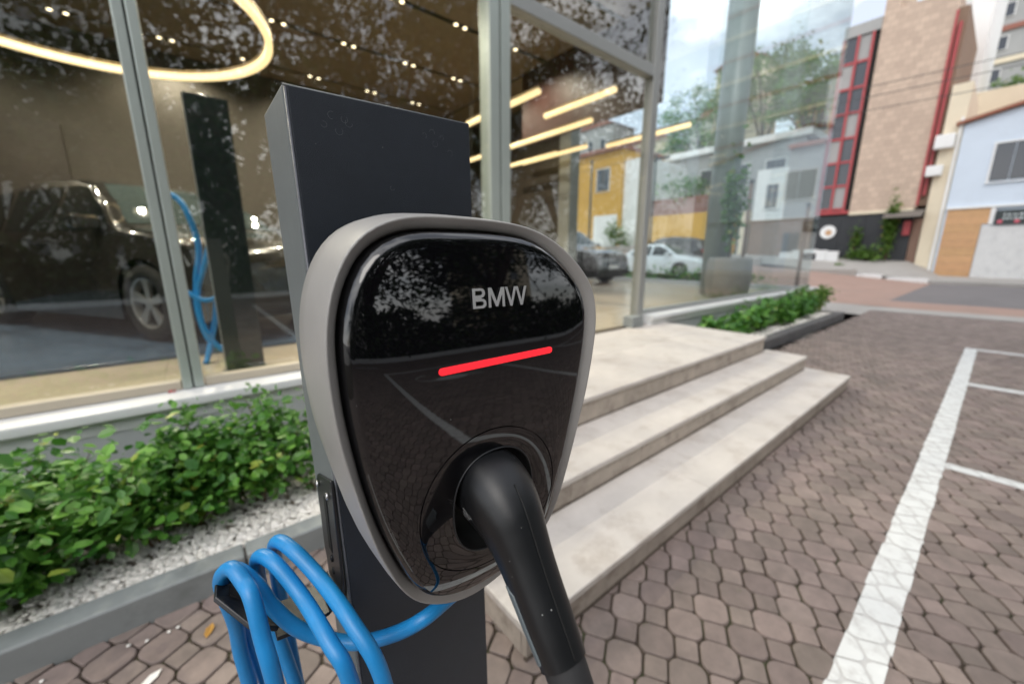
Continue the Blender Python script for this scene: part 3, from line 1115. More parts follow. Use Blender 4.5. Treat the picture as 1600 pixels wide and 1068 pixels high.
bx('corner_column', M['alu2'], 6.22, 5.80, FZ, 6.5, 6.11, 4.6, 0.01)
bx('wall_recess', M['ceil_dark'], 2.95, 9.12, FZ, 4.15, 9.19, 3.95)
bx('wall_strip', M['wall_dark'], 4.35, 9.13, FZ, 6.2, 9.19, 4.49)
bx('wall_strip', M['wall_dark'], -5.8, 9.13, FZ, -1.2, 9.19, 3.2)

# ---- lamps inside
ring = empty('ring_lamp', 'large glowing ring lamp hanging behind the left window', 'lamp', (-0.5, 4.85, 3.2))
b = MB()
prof = [(1.35, -0.03), (1.405, -0.03), (1.405, 0.03), (1.35, 0.03)]
b.lathe((0, 0, 0), prof + [prof[0]], 96, cap=False)
b.build('light_ring', M['lamp'], ring)
b = MB()
b.lathe((0, 0, 0), [(1.345, 0.031), (1.41, 0.031), (1.41, 0.055), (1.345, 0.055), (1.345, 0.031)], 96, cap=False)
b.build('housing', M['brass'], ring)
for a in (0.5, 2.6, 4.7):
    b = MB()
    b.tube([(1.38 * cos(a), 1.38 * sin(a), 0.05), (1.38 * cos(a), 1.38 * sin(a), 1.3)], 0.003, 5)
    b.build('wire', M['steel_dark'], ring)

tubes = [(4.19, 3.22, 4.41, 3.2, 'short tube lamp right of the middle window post'), (3.53, 3.83, 5.4, 3.2, 'tube lamp crossing behind the middle window post, upper one'),
         (4.82, 4.10, 7.6, 3.2, 'longest tube lamp running back from the door header'), (6.12, 3.30, 4.83, 3.2, 'tube lamp crossing behind the right door post'),
         (5.78, 5.77, 7.26, 3.2, 'lowest tube lamp over the dark partition'), (6.0, 5.2, 7.0, 3.25, 'faint tube lamp just above the lowest one')]
for x, y0, y1, z, lab in tubes:
    t = empty('tube_lamp', lab, 'lamp', (x, (y0 + y1) / 2, z), 'tube lamps in the showroom')
    h = (y1 - y0) / 2
    b = MB()
    b.tube([(0, -h, 0), (0, h, 0)], 0.034, 12)
    b.build('tube', M['lamp'], t, True)
    b = MB()
    b.box(-0.02, -h, 0.034, 0.02, h, 0.055)
    b.build('housing', M['brass'], t)
    for s in ((-0.8, 0.8) if x < 5.5 else (0.05, 0.9)):
        b = MB()
        b.tube([(0, s * h, 0.05), (0, s * h, 1.28)], 0.003, 5)
        b.build('wire', M['steel_dark'], t)
bx('lamp_beam', M['steel_dark'], 6.04, 4.0, 4.49, 6.08, 7.4, 4.53)

sp = None
for y, xs in ((3.93, (-0.9, 0.2)), (5.48, (-1.35, -0.4, 0.6, 1.57, 2.54, 3.50, 4.45)), (7.02, (-1.5, -0.5, 0.46, 1.444, 2.416, 3.426, 4.375)), (8.60, (-0.9, 0.2, 1.25, 2.28, 3.33, 4.3))):
    for x in xs:
        rown = {3.93: 'front', 5.48: 'second', 7.02: 'third', 8.60: 'rearmost'}[y]
        ordn = ('first', 'second', 'third', 'fourth', 'fifth', 'sixth', 'seventh')[xs.index(x)]
        t = empty('twin_spotlight', 'pair of small warm ceiling spotlights, %s pair from the left in the %s groove' % (ordn, rown), 'spotlight', (x, y, 4.5), 'twin spotlights in the showroom ceiling')
        for s in (-0.075, 0.075):
            if sp is None:
                b = MB()
                b.lathe((0, 0, 0), [(0.028, 0.0), (0.026, -0.012), (0.0, -0.013)], 14)
                sp = b.mesh('lens', M['spot'])
                b = MB()
                b.lathe((0, 0, 0), [(0.036, 0.06), (0.036, -0.004), (0.029, -0.004), (0.029, 0.05)], 14, cap=False)
                sh = b.mesh('spot_housing', M['ceil_dark'])
            o = link('lens', sp, t)
            o.location = (s, 0, 0)
            o = link('spot_housing', sh, t)
            o.location = (s, 0, 0)

for y, x in ((5.48, -1.35), (5.48, 0.6), (5.48, 2.54), (5.48, 4.45), (7.02, -1.5), (7.02, 0.46), (7.02, 2.416), (7.02, 4.375), (8.60, 0.2), (8.60, 2.28), (3.93, -0.9), (8.6, -3.0)):
    ld = bpy.data.lights.new('spot_light', 'SPOT')
    ld.energy = 225
    ld.spot_size = rad(150)
    ld.spot_blend = 0.6
    ld.shadow_soft_size = 0.035
    ld.color = (1.0, 0.87, 0.68)
    lo_ = bpy.data.objects.new('spot_light', ld)
    col.objects.link(lo_)
    lo_.location = (x, y, 4.46)

# ---- dark totem, display cable, column, pot
tot = empty('display_totem', 'tall dark grey panel standing just inside the left window', 'display panel', (0.235, 3.45, FZ), None)
b = MB()
b.box(-0.118, 0.0, 0, 0.118, 0.10, 1.86)
b.build('panel', M['totem'], tot, bevel=0.006)
b = MB()
b.box(-0.124, 0.004, 0, -0.1195, 0.104, 1.86)
b.build('edge_trim', M['alu2'], tot)
b = MB()
b.box(-0.14, -0.02, 0.0, 0.14, 0.12, 0.004)
b.build('base_plate', M['steel_dark'], tot)
cb = MB()
cp = [(-0.16, 4.15, 1.68), (-0.10, 4.1, 1.76), (0.0, 4.05, 1.72), (0.05, 4.0, 1.6), (0.08, 4.0, 1.35), (0.03, 4.0, 1.1), (0.01, 3.98, 0.85), (0.05, 3.95, 0.62), (0.16, 3.93, 0.55), (0.2, 3.95, 0.7), (0.15, 3.96, 0.95), (0.1, 4.0, 0.75), (0.02, 3.9, 0.50), (0.0, 3.85, 0.465)]
cb.tube(spline(cp, 8), 0.020, 10)
cb.tube(spline([(0.16, 3.95, 1.42), (0.09, 3.96, 1.20), (0.03, 3.97, 1.02), (0.02, 3.95, 0.78), (0.10, 3.93, 0.56), (0.2, 3.93, 0.50)], 8), 0.018, 10)
cb.tube(spline([(-0.04, 3.97, 1.02), (0.05, 3.94, 0.95), (0.14, 3.94, 0.97), (0.22, 3.95, 1.08)], 8), 0.018, 10)
tag(cb.build('display_cable', M['cable'], smooth=True), 'blue charging cable looped behind the showroom window beside the totem', 'cable')
b = MB()
b.lathe((8.95, 3.95, FZ), [(0.27, 0), (0.27, 6.2)], 28)
tag(b.build('reflection_column', M['column'], smooth=True), 'grey green round column in place of a reflection in the right hand glass', 'column')  # solid column added in place of a reflection on the glass
pt = empty('plant_pot', 'large grey brown pot standing in front of the round column', 'pot', (8.35, 3.42, FZ))
b = MB()
b.lathe((0, 0, 0), [(0.30, 0), (0.38, 0.08), (0.42, 0.4), (0.40, 0.74), (0.36, 0.80), (0.33, 0.79), (0.34, 0.7)], 28)
b.build('pot_body', M['pot'], pt, True)
b = MB()
b.lathe((0, 0, 0), [(0.335, 0.70), (0.0, 0.72)], 24)
b.build('soil', M['soil'], pt)

# ================================================================== CARS
def car(name, label, paint, loc, rz, Lc=4.5, W=1.8, H=1.45, kind='sedan', group=None, glass=None, detail=1):
    root = empty(name, label, 'car', loc, group, rz)
    hl = Lc / 2
    wr = 0.32 if kind == 'sedan' else 0.365
    wb = Lc * 0.60
    xf, xr = wb / 2 - 0.02, -wb / 2 - 0.02
    if kind == 'sedan':
        top = [(-1, 0.56), (-0.985, 0.80), (-0.95, 0.98 * 0.95), (-0.72, 0.99), (-0.60, 1.03), (-0.36, 1.33), (-0.22, 1.42), (0.02, 1.45), (0.14, 1.42), (0.26, 1.30), (0.50, 0.98), (0.58, 0.94), (0.80, 0.86), (0.93, 0.76), (0.985, 0.62), (1, 0.45)]
    else:
        top = [(-1, 0.60), (-0.985, 0.92), (-0.96, 1.06), (-0.90, 1.25), (-0.78, 1.48), (-0.55, 1.62), (-0.2, 1.68), (0.05, 1.66), (0.18, 1.60), (0.30, 1.42), (0.46, 1.14), (0.54, 1.09), (0.80, 1.00), (0.94, 0.90), (0.985, 0.74), (1, 0.5)]
    k = H / max(z for _, z in top)

    def ztop(x):
        q = x / hl
        for (a, za), (b_, zb) in zip(top[:-1], top[1:]):
            if a <= q <= b_:
                t = (q - a) / (b_ - a)
                t = t * t * (3 - 2 * t) * 0.5 + t * 0.5
                return (za + (zb - za) * t) * k
        return top[0][1] * k

    belt = (0.93 if kind == 'sedan' else 1.07) * k

    def yw(x, z):
        q = abs(x / hl)
        pl = 1 - 0.10 * q ** 3 - 0.12 * max(0, q - 0.85) / 0.15
        if z < belt:
            f = 1 - 0.05 * ((belt * 0.75 - z) / belt) ** 2 - (0.03 if z > belt * 0.8 else 0) * (z - belt * 0.8) / (belt * 0.2)
        else:
            f = 0.97 - 0.27 * (z - belt) / (H - belt)
        return W / 2 * pl * f

    def zbot(x):
        z = 0.20 + 0.10 * max(0, abs(x / hl) - 0.85) / 0.15
        for xc in (xf, xr):
            d = abs(x - xc)
            ra = wr + 0.05
            if d < ra:
                z = max(z, wr + sqrt(ra * ra - d * d))
        return z

    b = MB()
    N = 110
    ls = []
    for i in range(N + 1):
        x = -hl + Lc * i / N
        zt_, zb_ = ztop(x), min(zbot(x), ztop(x) - 0.05)
        half = []
        for j in range(9):
            z = lerp(zb_, zt_ - 0.05, j / 8)
            half.append((yw(x, z), z))
        half.append((yw(x, zt_ - 0.02) - 0.025, zt_ - 0.015))
        half.append((yw(x, zt_) - 0.09, zt_))
        half.append((yw(x, zt_) * 0.5, zt_ + 0.018))
        half.append((0, zt_ + 0.025))
        l = [(x, y, z) for y, z in half] + [(x, -y, z) for y, z in half[-2::-1]]
        ls.append(l)
    b.loops(ls, close=False)
    n = len(ls[0])
    b.f.append(tuple(range(n)))
    b.m.append(0)
    b.f.append(tuple(N * n + q for q in range(n))[::-1])
    b.m.append(0)
    body = b.build('body', paint, root, True)
    e = body.modifiers.new('es', 'EDGE_SPLIT')
    e.split_angle = rad(38)
    # underside and wheel wells
    b = MB()
    b.box(-hl * 0.93, -W * 0.40, 0.2, hl * 0.93, W * 0.40, 0.62)
    b.build('underbody', M['black'], root)
    gl = glass or M['carglass']

    def sidepatch(x0, x1, slope0, slope1, z0, z1, nm, m, off=0.004):
        for s in (-1, 1):
            bb = MB()
            ls_ = []
            for i in range(9):
                l = []
                for j in range(5):
                    t = j / 4
                    a, c = x0 + slope0 * t, x1 + slope1 * t
                    x = lerp(a, c, i / 8)
                    z = min(lerp(z0, z1, t), ztop(x) - 0.055)
                    l.append((x, s * (yw(x, z) + off), z))
                ls_.append(l)
            bb.loops(ls_, close=False)
            bb.build(nm, m, root, True)

    if kind == 'sedan':
        sidepatch(0.02 * hl, 0.46 * hl, 0, -0.27 * hl, belt + 0.03, H - 0.09, 'side_window', gl)
        sidepatch(-0.44 * hl, -0.02 * hl, 0.10 * hl, 0, belt + 0.03, H - 0.09, 'side_window', gl)
        ws, rw = (0.17, 0.49), (-0.58, -0.30)
    else:
        sidepatch(0.04 * hl, 0.43 * hl, 0, -0.22 * hl, belt + 0.03, H - 0.11, 'side_window', gl)
        sidepatch(-0.38 * hl, 0.0, 0, 0, belt + 0.03, H - 0.11, 'side_window', gl)
        sidepatch(-0.74 * hl, -0.43 * hl, 0.08 * hl, 0, belt + 0.05, H - 0.13, 'side_window', gl)
        ws, rw = (0.16, 0.45), (-0.95, -0.80)
    for (a, c), nm in ((ws, 'windscreen'), (rw, 'rear_window')):
        bb = MB()
        ls_ = []
        for i in range(8):
            x = hl * lerp(a, c, i / 7)
            w_ = yw(x, ztop(x)) - 0.10
            ls_.append([(x, w_ * q, ztop(x) + 0.025 - 0.025 * q * q + 0.005) for q in (-1, -0.6, -0.2, 0.2, 0.6, 1)])
        bb.loops(ls_, close=False)
        bb.build(nm, M['carglass_light'] if nm == 'windscreen' else gl, root, True)
    # lamps, bumpers, plate
    for s in (-1, 1):
        bb = MB()
        x0 = hl * 0.90
        zz = ztop(hl * 0.9) - 0.12
        bb.hexa([(x0 - 0.12, s * yw(x0 - 0.12, zz) + s * 0.006, zz - 0.05), (hl * 0.985, s * W * 0.30, zz - 0.07), (hl * 0.97, s * W * 0.28, zz - 0.05), (x0 - 0.2, s * (yw(x0, zz) - 0.1), zz - 0.05),
                 (x0 - 0.16, s * yw(x0 - 0.14, zz + .05) + s * 0.004, zz + 0.05), (hl * 0.975, s * W * 0.30, zz + 0.02), (hl * 0.96, s * W * 0.28, zz + 0.03), (x0 - 0.2, s * (yw(x0, zz) - 0.1), zz + 0.05)])
        bb.build('headlight', M['headlight'], root)
        bb = MB()
        zz = ztop(-hl * 0.96) - 0.14
        bb.box(-hl * 0.992, s * W * 0.24, zz - 0.07, -hl * 0.93, s * (yw(-hl * 0.95, zz) + 0.006), zz + 0.06)
        bb.build('tail_light', M['taillight'], root, bevel=0.015)
        bb = MB()
        xm = hl * 0.36
        bb.box(xm - 0.06, s * (yw(xm, belt) - 0.01), belt + 0.02, xm + 0.07, s * (yw(xm, belt) + 0.20), belt + 0.15)
        bb.build('wing_mirror', paint, root, bevel=0.03)
        for xd in (-0.06 * hl, -0.42 * hl):
            bb = MB()
            bb.box(xd - 0.09, s * (yw(xd, belt - 0.1) - 0.005), belt - 0.12, xd + 0.09, s * (yw(xd, belt - 0.1) + 0.022), belt - 0.09)
            bb.build('door_handle', paint, root, bevel=0.008)
    for xe, nm in ((hl, 'front_grille'), (-hl, 'rear_bumper')):
        bb = MB()
        sg = 1 if xe > 0 else -1
        bb.box(xe - sg * 0.03, -W * 0.33, 0.28, xe + sg * 0.012, W * 0.33, 0.44)
        bb.build(nm, M['black'], root, bevel=0.02)
        bb = MB()
        bb.box(xe + sg * 0.0125, -0.22, 0.46, xe + sg * 0.02, 0.22, 0.56)
        bb.build('number_plate', M['plate'], root)
    # wheels
    for xc in (xf, xr):
        for s in (-1, 1):
            yo = s * (W / 2 - 0.045)
            bb = MB()
            bb.lathe((xc, yo, wr), [(wr * 0.64, s * 0.02), (wr * 0.68, s * 0.035), (wr * 0.93, s * 0.03), (wr, s * 0.0), (wr, -s * 0.17), (wr * 0.9, -s * 0.2), (wr * 0.5, -s * 0.2)], 40, 'y', cap=False)
            wh = bb.build('wheel', M['tyre'], root, True)
            bb = MB()
            bb.lathe((xc, yo, wr), [(wr * 0.66, -s * 0.06), (0.0, -s * 0.062)], 28, 'y')
            bb.build('brake_drum', M['rim_dark'], wh)
            bb = MB()
            bb.lathe((xc, yo, wr), [(wr * 0.60, -s * 0.05), (wr * 0.62, s * 0.02), (wr * 0.67, s * 0.028), (wr * 0.68, -s * 0.05)], 40, 'y', cap=False)
            bb.lathe((xc, yo, wr), [(wr * 0.16, -s * 0.05), (wr * 0.15, s * 0.012), (0, s * 0.016)], 16, 'y', cap=False)
            for q in range(5):
                for d in (-0.11, 0.11):
                    a = 2 * pi * q / 5 + 0.3
                    p0 = V((xc + wr * 0.12 * cos(a + d * 2), yo, wr + wr * 0.12 * sin(a + d * 2)))
                    p1 = V((xc + wr * 0.63 * cos(a + d), yo, wr + wr * 0.63 * sin(a + d)))
                    side = V((-(p1 - p0).z, 0, (p1 - p0).x)).normalized() * 0.016
                    bb.prism([p0 - side + V((0, s * 0.008, 0)), p1 - side * 1.3 + V((0, s * 0.016, 0)), p1 + side * 1.3 + V((0, s * 0.016, 0)), p0 + side + V((0, s * 0.008, 0))], (0, -s * 0.03, 0))
            bb.build('rim', M['rim'], wh)
    return root


car('display_car', 'dark bronze car on show behind the left window, nose towards the glass', M['carpaint_dark'], (-0.28, 6.72, FZ + 0.034), atan2(-0.857, 0.515), 4.80, 1.92, 1.62, 'suv')
car('display_car', 'black car with bright windscreen parked inside the showroom by the far glass', M['carpaint_black'], (9.5, 9.3, FZ), rad(-90), 4.5, 1.85, 1.66, 'suv')
car('parked_car', 'white saloon car parked in front of the yellow wall', M['carpaint_white'], (16.5, 9.7, zt(16.5, 9.7)), rad(-90), 4.6, 1.78, 1.42, 'sedan', 'cars parked on the side street')
car('parked_car', 'dark car half hidden behind the white saloon', M['carpaint_black'], (19.9, 11.2, zt(19.9, 11.2) + 0.12), rad(90), 4.3, 1.78, 1.52, 'suv', 'cars parked on the side street')
lw_ = empty('low_white_wall', 'low whitewashed wall with a dark opening at the foot of the black shopfront', 'wall', (29.9, 7.2, 0.95))
for y0, y1, h in ((6.2, 6.75, 0.55), (6.76, 7.25, 0.62), (8.0, 8.5, 0.62), (8.51, 9.2, 0.5)):
    MB().box(-0.15, y0 - 7.2, -0.3, 0.15, y1 - 7.2, h).build('wall_block', M['wp_white'], lw_, bevel=0.02)
MB().box(-0.18, 0.04, 0.42, 0.18, 0.81, 0.66).build('lintel', M['wp_white'], lw_, bevel=0.02)
MB().box(-0.05, 0.06, -0.3, 0.12, 0.79, 0.415).build('dark_opening', M['blackwall'], lw_)

# ================================================================== STREET FRONT BUILDINGS (planes facing the lot at x = 31)
XB = 31.0


def bpart(root, name, m, x0, y0, z0, x1, y1, z1, bevel=0):
    o = MB().box(x0, y0, z0, x1, y1, z1).build(name, m, root, bevel=bevel)
    o.location = -V(root.location)
    return o


def window(root, y0, y1, z0, z1, x=XB, fr=None, gl=None, split=2):
    f = MB()
    w = 0.07
    f.box(x - 0.06, y0 - w, z0 - w, x - 0.002, y0, z1 + w)
    f.box(x - 0.06, y1, z0 - w, x - 0.002, y1 + w, z1 + w)
    f.box(x - 0.06, y0 + .001, z1, x - 0.002, y1 - .001, z1 + w)
    f.box(x - 0.10, y0 - w * 1.5, z0 - w - 0.03, x - 0.003, y1 + w * 1.5, z0 - w)
    o = f.build('window_frame', fr or M['whitewall'], root)
    o.location = -V(root.location)
    for q in range(split):
        a, b_ = lerp(y0, y1, q / split), lerp(y0, y1, (q + 1) / split)
        p = MB().box(x - 0.03 - 0.01 * (q % 2), a + 0.02, z0 + 0.005, x - 0.004, b_ - 0.02, z1 - 0.005).build('pane', gl or M['darkglass'], o)
    return o


# --- pale blue house
bl = empty('blue_house', 'pale blue two storey house with white roller shutter and wooden cladding', 'house', (XB, -2, 0))
bpart(bl, 'wall', M['wall_blue'], XB, -9, -0.5, XB + 8, 2.34, 7.62)
b = MB()
b.prism([(XB, -9, 7.62), (XB, 2.34, 7.62), (XB, -3.3, 8.95)], (8, 0, 0))
o = b.build('gable_wall', M['wall_blue'], bl)
o.location = -V(bl.location)
for sgn in (1, -1):
    b = MB()
    ye = 2.62 if sgn > 0 else -9.28
    b.hexa([(XB - 0.25, ye, 7.60), (XB + 8.2, ye, 7.60), (XB + 8.2, -3.3, 9.0), (XB - 0.25, -3.3, 9.0), (XB - 0.25, ye, 7.74), (XB + 8.2, ye, 7.74), (XB + 8.2, -3.3, 9.16), (XB - 0.25, -3.3, 9.16)])
    o = b.build('roof_slope', M['rooftile'], bl)
    o.location = -V(bl.location)
for q in range(9):
    bpart(bl, 'cladding_board', M['wood'], XB - 0.05, 0.98 if q < 7 else 0.66, 0.10 + q * 0.385, XB - 0.003, 2.24, 0.10 + q * 0.385 + 0.378)
bpart(bl, 'corner_trim', M['whitewall'], XB - 0.09, 0.62, 2.75, XB - 0.052, 0.78, 3.55)
b = MB()
for q in range(30):
    z = 0.06 + q * 0.088
    b.loops([[(XB - 0.03, y, z), (XB - 0.075, y, z + 0.02), (XB - 0.075, y, z + 0.065), (XB - 0.03, y, z + 0.086)] for y in (-3.6, 0.95)], False)
o = b.build('roller_shutter', M['shutter'], bl)
o.location = -V(bl.location)
bpart(bl, 'ledge', M['whitewall'], XB - 0.12, -9, 3.57, XB - 0.003, 2.3, 3.66)
so = bpart(bl, 'shop_sign', M['sign_dark'], XB - 0.16, -2.9, 2.74, XB - 0.004, 0.6, 3.40)
so.location = -V(bl.location)
b = MB()
for row, zz in ((0, 3.14), (1, 2.96)):
    y = 0.35
    while y > -2.6:
        w = R.uniform(0.05, 0.16)
        b.box(XB - 0.168, y - w, zz, XB - 0.1605, y, zz + R.uniform(0.06, 0.11))
        y -= w + R.uniform(0.03, 0.06)
b.build('sign_strokes', M['sign_pale'], so)
for y in (0.42, -0.10):
    b = MB()
    b.lathe((XB - 0.1605, y, 2.86), [(0.09, 0), (0.085, -0.008), (0, -0.008)], 12, 'x')
    b.build('sign_dot', M['sign_pink'], so)
window(bl, -0.12, 1.12, 4.80, 6.50)
window(bl, -4.4, -2.6, 4.80, 6.50)

# --- cream wall slice and white tower behind
cm = empty('cream_wall_house', 'narrow cream wall squeezed between the blue house and the stone tower', 'house', (XB, 2.85, 0))
bpart(cm, 'wall', M['cream'], XB + 0.05, 2.36, -0.4, XB + 6, 3.06, 9.6)
bpart(cm, 'drain_pipe', M['whitewall'], XB - 0.05, 2.40, 0.3, XB + 0.045, 2.50, 8.0)
bpart(cm, 'air_conditioner', M['whitewall'], XB - 0.36, 2.55, 6.6, XB + 0.045, 3.25, 7.25, 0.03)
bpart(cm, 'air_conditioner', M['whitewall'], XB - 0.36, 2.75, 5.3, XB + 0.045, 3.35, 5.8, 0.03)
cb2 = empty('cream_back_house', 'cream house wall with a white block on its roof behind the blue house', 'house', (34, 0, 0))
bpart(cb2, 'wall', M['cream'], 39.5, -6, 0, 46, 3.0, 11.1)
bpart(cb2, 'roof_block', M['whitewall'], 39.6, -5, 11.1, 44, 0.55, 14.2)
wt = empty('white_tower', 'tall white rendered tower with one small window behind the stone building', 'tower', (38, 3.3, 0))
bpart(wt, 'wall', M['whitewall'], 38, 2.75, 0, 46, 4.5, 26)
window(wt, 3.6, 4.0, 10.3, 11.4, 38, M['greywall'], split=1)
window(wt, 3.6, 4.0, 13.3, 14.4, 38, M['greywall'], split=1)
gt = empty('apartment_block', 'grey apartment block with pinkish floor bands at the top right', 'building', (70, -6, 0))
bpart(gt, 'wall', M['greywall'], 70, -30, 0, 90, 5.8, 60)
for q in range(14):
    bpart(gt, 'floor_band', M['cream'] if q % 2 else M['fence_red'], 69.8, -30, 18 + q * 3.1, 69.995, 5.8, 18.5 + q * 3.1)
    for y in range(8):
        window(gt, 3.6 - y * 3.4, 5.0 - y * 3.4, 19.4 + q * 3.1, 20.6 + q * 3.1, 70, split=1) if q < 9 and y < 4 else None

# --- stone tower with red trim, curtain wall and black shopfront
st = empty('stone_building', 'tall beige stone clad building with red edge strips', 'building', (XB, 4.9, 0))
bpart(st, 'wall', M['stonewall'], XB, 3.45, 3.78, XB + 9, 6.28, 14.0)
bpart(st, 'parapet', M['stonewall'], XB + 0.004, 5.65, 14.0, XB + 5, 6.28, 15.6)
bpart(st, 'parapet', M['whitewall'], XB + 0.004, 3.45, 14.0, XB + 5, 4.2, 14.9)
bpart(st, 'red_edge', M['redframe'], XB - 0.06, 3.40, 3.9, XB - 0.003, 3.49, 13.0)
bpart(st, 'red_edge', M['redframe'], XB + 0.1, 3.22, 4.4, XB + 0.3, 3.335, 12.5)
bpart(st, 'side_recess', M['brownwall'], XB + 0.30, 3.07, 3.9, XB + 8, 3.44, 13.2)
bpart(st, 'lintel', M['cream'], XB - 0.06, 3.53, 3.60, XB + 0.4, 6.27, 3.775)
cw = empty('glass_annex', 'narrow dark glass annex with a red steel frame', 'building', (XB, 7.0, 0))
bpart(cw, 'core_wall', M['greywall'], XB + 0.25, 6.285, 3.80, XB + 9, 7.90, 13.9)
for q in range(7):
    z0, z1 = 4.0 + q * 1.33, 5.33 + q * 1.33
    for y0, y1 in ((6.60, 7.15), (7.21, 7.80)):
        bpart(cw, 'glass_panel', M['darkglass'] if (q + int(y0 > 7)) % 3 else M['greywall'], XB + 0.12, y0, z0 + 0.05, XB + 0.2, y1, z1 - 0.05)
    bpart(cw, 'red_rail', M['redframe'], XB + 0.05, 6.55, z0 - 0.07, XB + 0.115, 7.86, z0 + 0.05)
for y in (6.52, 7.15, 7.80):
    bpart(cw, 'red_post', M['redframe'], XB, y, 3.86, XB + 0.049, y + 0.11, 13.3)
bpart(cw, 'dark_gap', M['ceil_dark'], XB + 0.1, 6.29, 3.9, XB + 0.24, 6.51, 13.3)
bpart(cw, 'base_beam', M['redframe'], XB - 0.06, 6.30, 3.70, XB + 0.24, 7.92, 3.855)
bpart(cw, 'top_band', M['greywall'], XB + 0.02, 6.30, 13.31, XB + 0.24, 7.9, 13.9)
bs = empty('black_shopfront', 'low black shopfront with a round white sign below the stone building', 'shopfront', (XB, 5.6, 0.9))
for q, (y0, y1) in enumerate(((3.47, 4.4), (4.41, 5.45), (5.46, 6.6), (6.61, 7.95))):
    bpart(bs, 'front_panel', M['blackwall'], XB + 0.04 + 0.01 * (q % 2), y0, 0.6, XB + 0.25, y1, 3.59)
o = MB()
o.lathe((XB + 0.035, 7.14, 2.66), [(0.40, 0), (0.39, -0.05), (0, -0.052)], 28, 'x')
sg = o.build('round_sign', M['whitewall'], bs)
sg.location = -V(bs.location)
o = MB()
o.lathe((XB - 0.018, 7.10, 2.62), [(0.17, 0), (0.16, -0.008), (0, -0.008)], 20, 'x')
o.build('sign_emblem', M['wood'], sg)
bpart(bs, 'gate', M['door_brown'], XB + 0.03, 3.09, 0.6, XB + 0.15, 3.44, 3.2)
bpart(bs, 'wall_box', M['redframe'], XB - 0.2, 3.5, 2.35, XB + 0.035, 3.78, 3.1, 0.02)
b = MB()
b.hexa([(XB - 1.0, 3.08, 3.25), (XB + 0.03, 3.08, 3.62), (XB + 0.03, 4.6, 3.62), (XB - 1.0, 4.6, 3.25), (XB - 1.0, 3.08, 3.29), (XB + 0.03, 3.08, 3.68), (XB + 0.03, 4.6, 3.68), (XB - 1.0, 4.6, 3.29)])
o = b.build('awning', M['awning'], bs)
o.location = -V(bs.location)
# kerb stones
for n, (y0, y1, lab) in enumerate(((3.62, 4.60, 'white painted kerb stone across the road, left one'), (2.02, 3.45, 'white painted kerb stone across the road, longer right one'))):
    b = MB()
    z = zt(26.4, (y0 + y1) / 2)
    b.box(26.3, y0, z - 0.1, 26.55, y1, z + 0.15)
    tag(b.build('kerb_stone', M['wp_white'], bevel=0.02), lab, 'kerb')
b = MB()
for y0, y1 in ((-20, 2.0), (4.63, 9), (9.02, 16), (16.02, 30)):
    z = zt(26.4, (y0 + y1) / 2)
    b.box(26.32, y0, z - 0.3, 26.55, y1, z + 0.12)
tag(b.build('street_kerb', M['concrete'], bevel=0.02), 'long unpainted concrete kerb across the road', 'kerb')

# --- houses seen through the glass screen
gh = empty('grey_brown_house', 'grey rendered house with brown lower wall left of the red framed annex', 'house', (XB, 9, 0))
bpart(gh, 'wall', M['greywall'], XB + 0.1, 7.96, 3.6, XB + 7, 9.75, 7.9)
bpart(gh, 'wall', M['whitewall'], XB + 0.15, 9.76, 3.6, XB + 7, 11.6, 6.9)
bpart(gh, 'lower_wall', M['brownwall'], XB + 0.02, 7.98, 0.4, XB + 7, 11.6, 3.59)
bpart(gh, 'roof_edge', M['rooftile'], XB - 0.2, 7.96, 7.9, XB + 7, 9.9, 8.15)
window(gh, 10.2, 10.9, 4.4, 5.9, XB + 0.15)
bpart(gh, 'door', M['steel_dark'], XB - 0.03, 8.6, 0.9, XB + 0.018, 9.5, 2.7)
yw_ = empty('yellow_wall', 'ochre yellow garden wall with red brown railing on top', 'wall', (XB, 16, 0))
bpart(yw_, 'wall', M['yellow'], XB, 13.3, 0.5, XB + 0.4, 20.4, 4.45)
for q in range(48):
    y = 13.4 + q * 0.145
    bpart(yw_, 'picket', M['fence_red'], XB + 0.15, y, 4.451, XB + 0.22, y + 0.075, 5.75)
bpart(yw_, 'rail', M['fence_red'], XB + 0.225, 13.3, 4.7, XB + 0.27, 20.4, 4.8)
bpart(yw_, 'rail', M['fence_red'], XB + 0.225, 13.3, 5.5, XB + 0.27, 20.4, 5.6)
for y in (11.75, 12.6):
    bpart(yw_, 'gate_pillar', M['yellow'] if y > 12 else M['cream'], XB - 0.02, y, 0.6, XB + 0.4, y + 0.5, 4.3)
yh = empty('yellow_house', 'ochre yellow house with a grey window and white garage door', 'house', (XB, 25, 0))
bpart(yh, 'wall', M['yellow'], XB, 22.6, 0.5, XB + 7, 28.6, 10.4)
bpart(yh, 'side_wall', M['whitewall'], XB + 0.3, 20.42, 0.5, XB + 7, 22.59, 9.4)
bpart(yh, 'garage_door', M['whitewall'], XB - 0.05, 22.9, 1.3, XB - 0.003, 25.6, 4.9)
bpart(yh, 'roof_edge', M['rooftile'], XB - 0.4, 22.5, 10.4, XB + 7, 28.8, 10.7)
window(yh, 24.0, 25.4, 7.1, 9.0)
wh2 = empty('long_white_house', 'long low white grey house above the yellow wall', 'house', (38, 18, 0))
bpart(wh2, 'wall', M['greywall'], 38, 11, 0, 46, 23, 10.2)
bpart(wh2, 'roof', M['whitewall'], 37.6, 10.6, 10.2, 46, 23.4, 10.7)
for q in range(4):
    window(wh2, 12.2 + q * 2.7, 13.6 + q * 2.7, 7.2, 8.8, 38, split=2)
hills = MB()
hl_ = []
for i in range(9):
    x = 48 + i * 9
    hl_.append([(x, y, (-1 + (i * 2.7)) * max(0.1, min(1, (y - 4) / 10)) + 0.8 * sin(y * 0.3 + i)) for y in range(4, 90, 4)])
hills.loops(hl_, close=False)
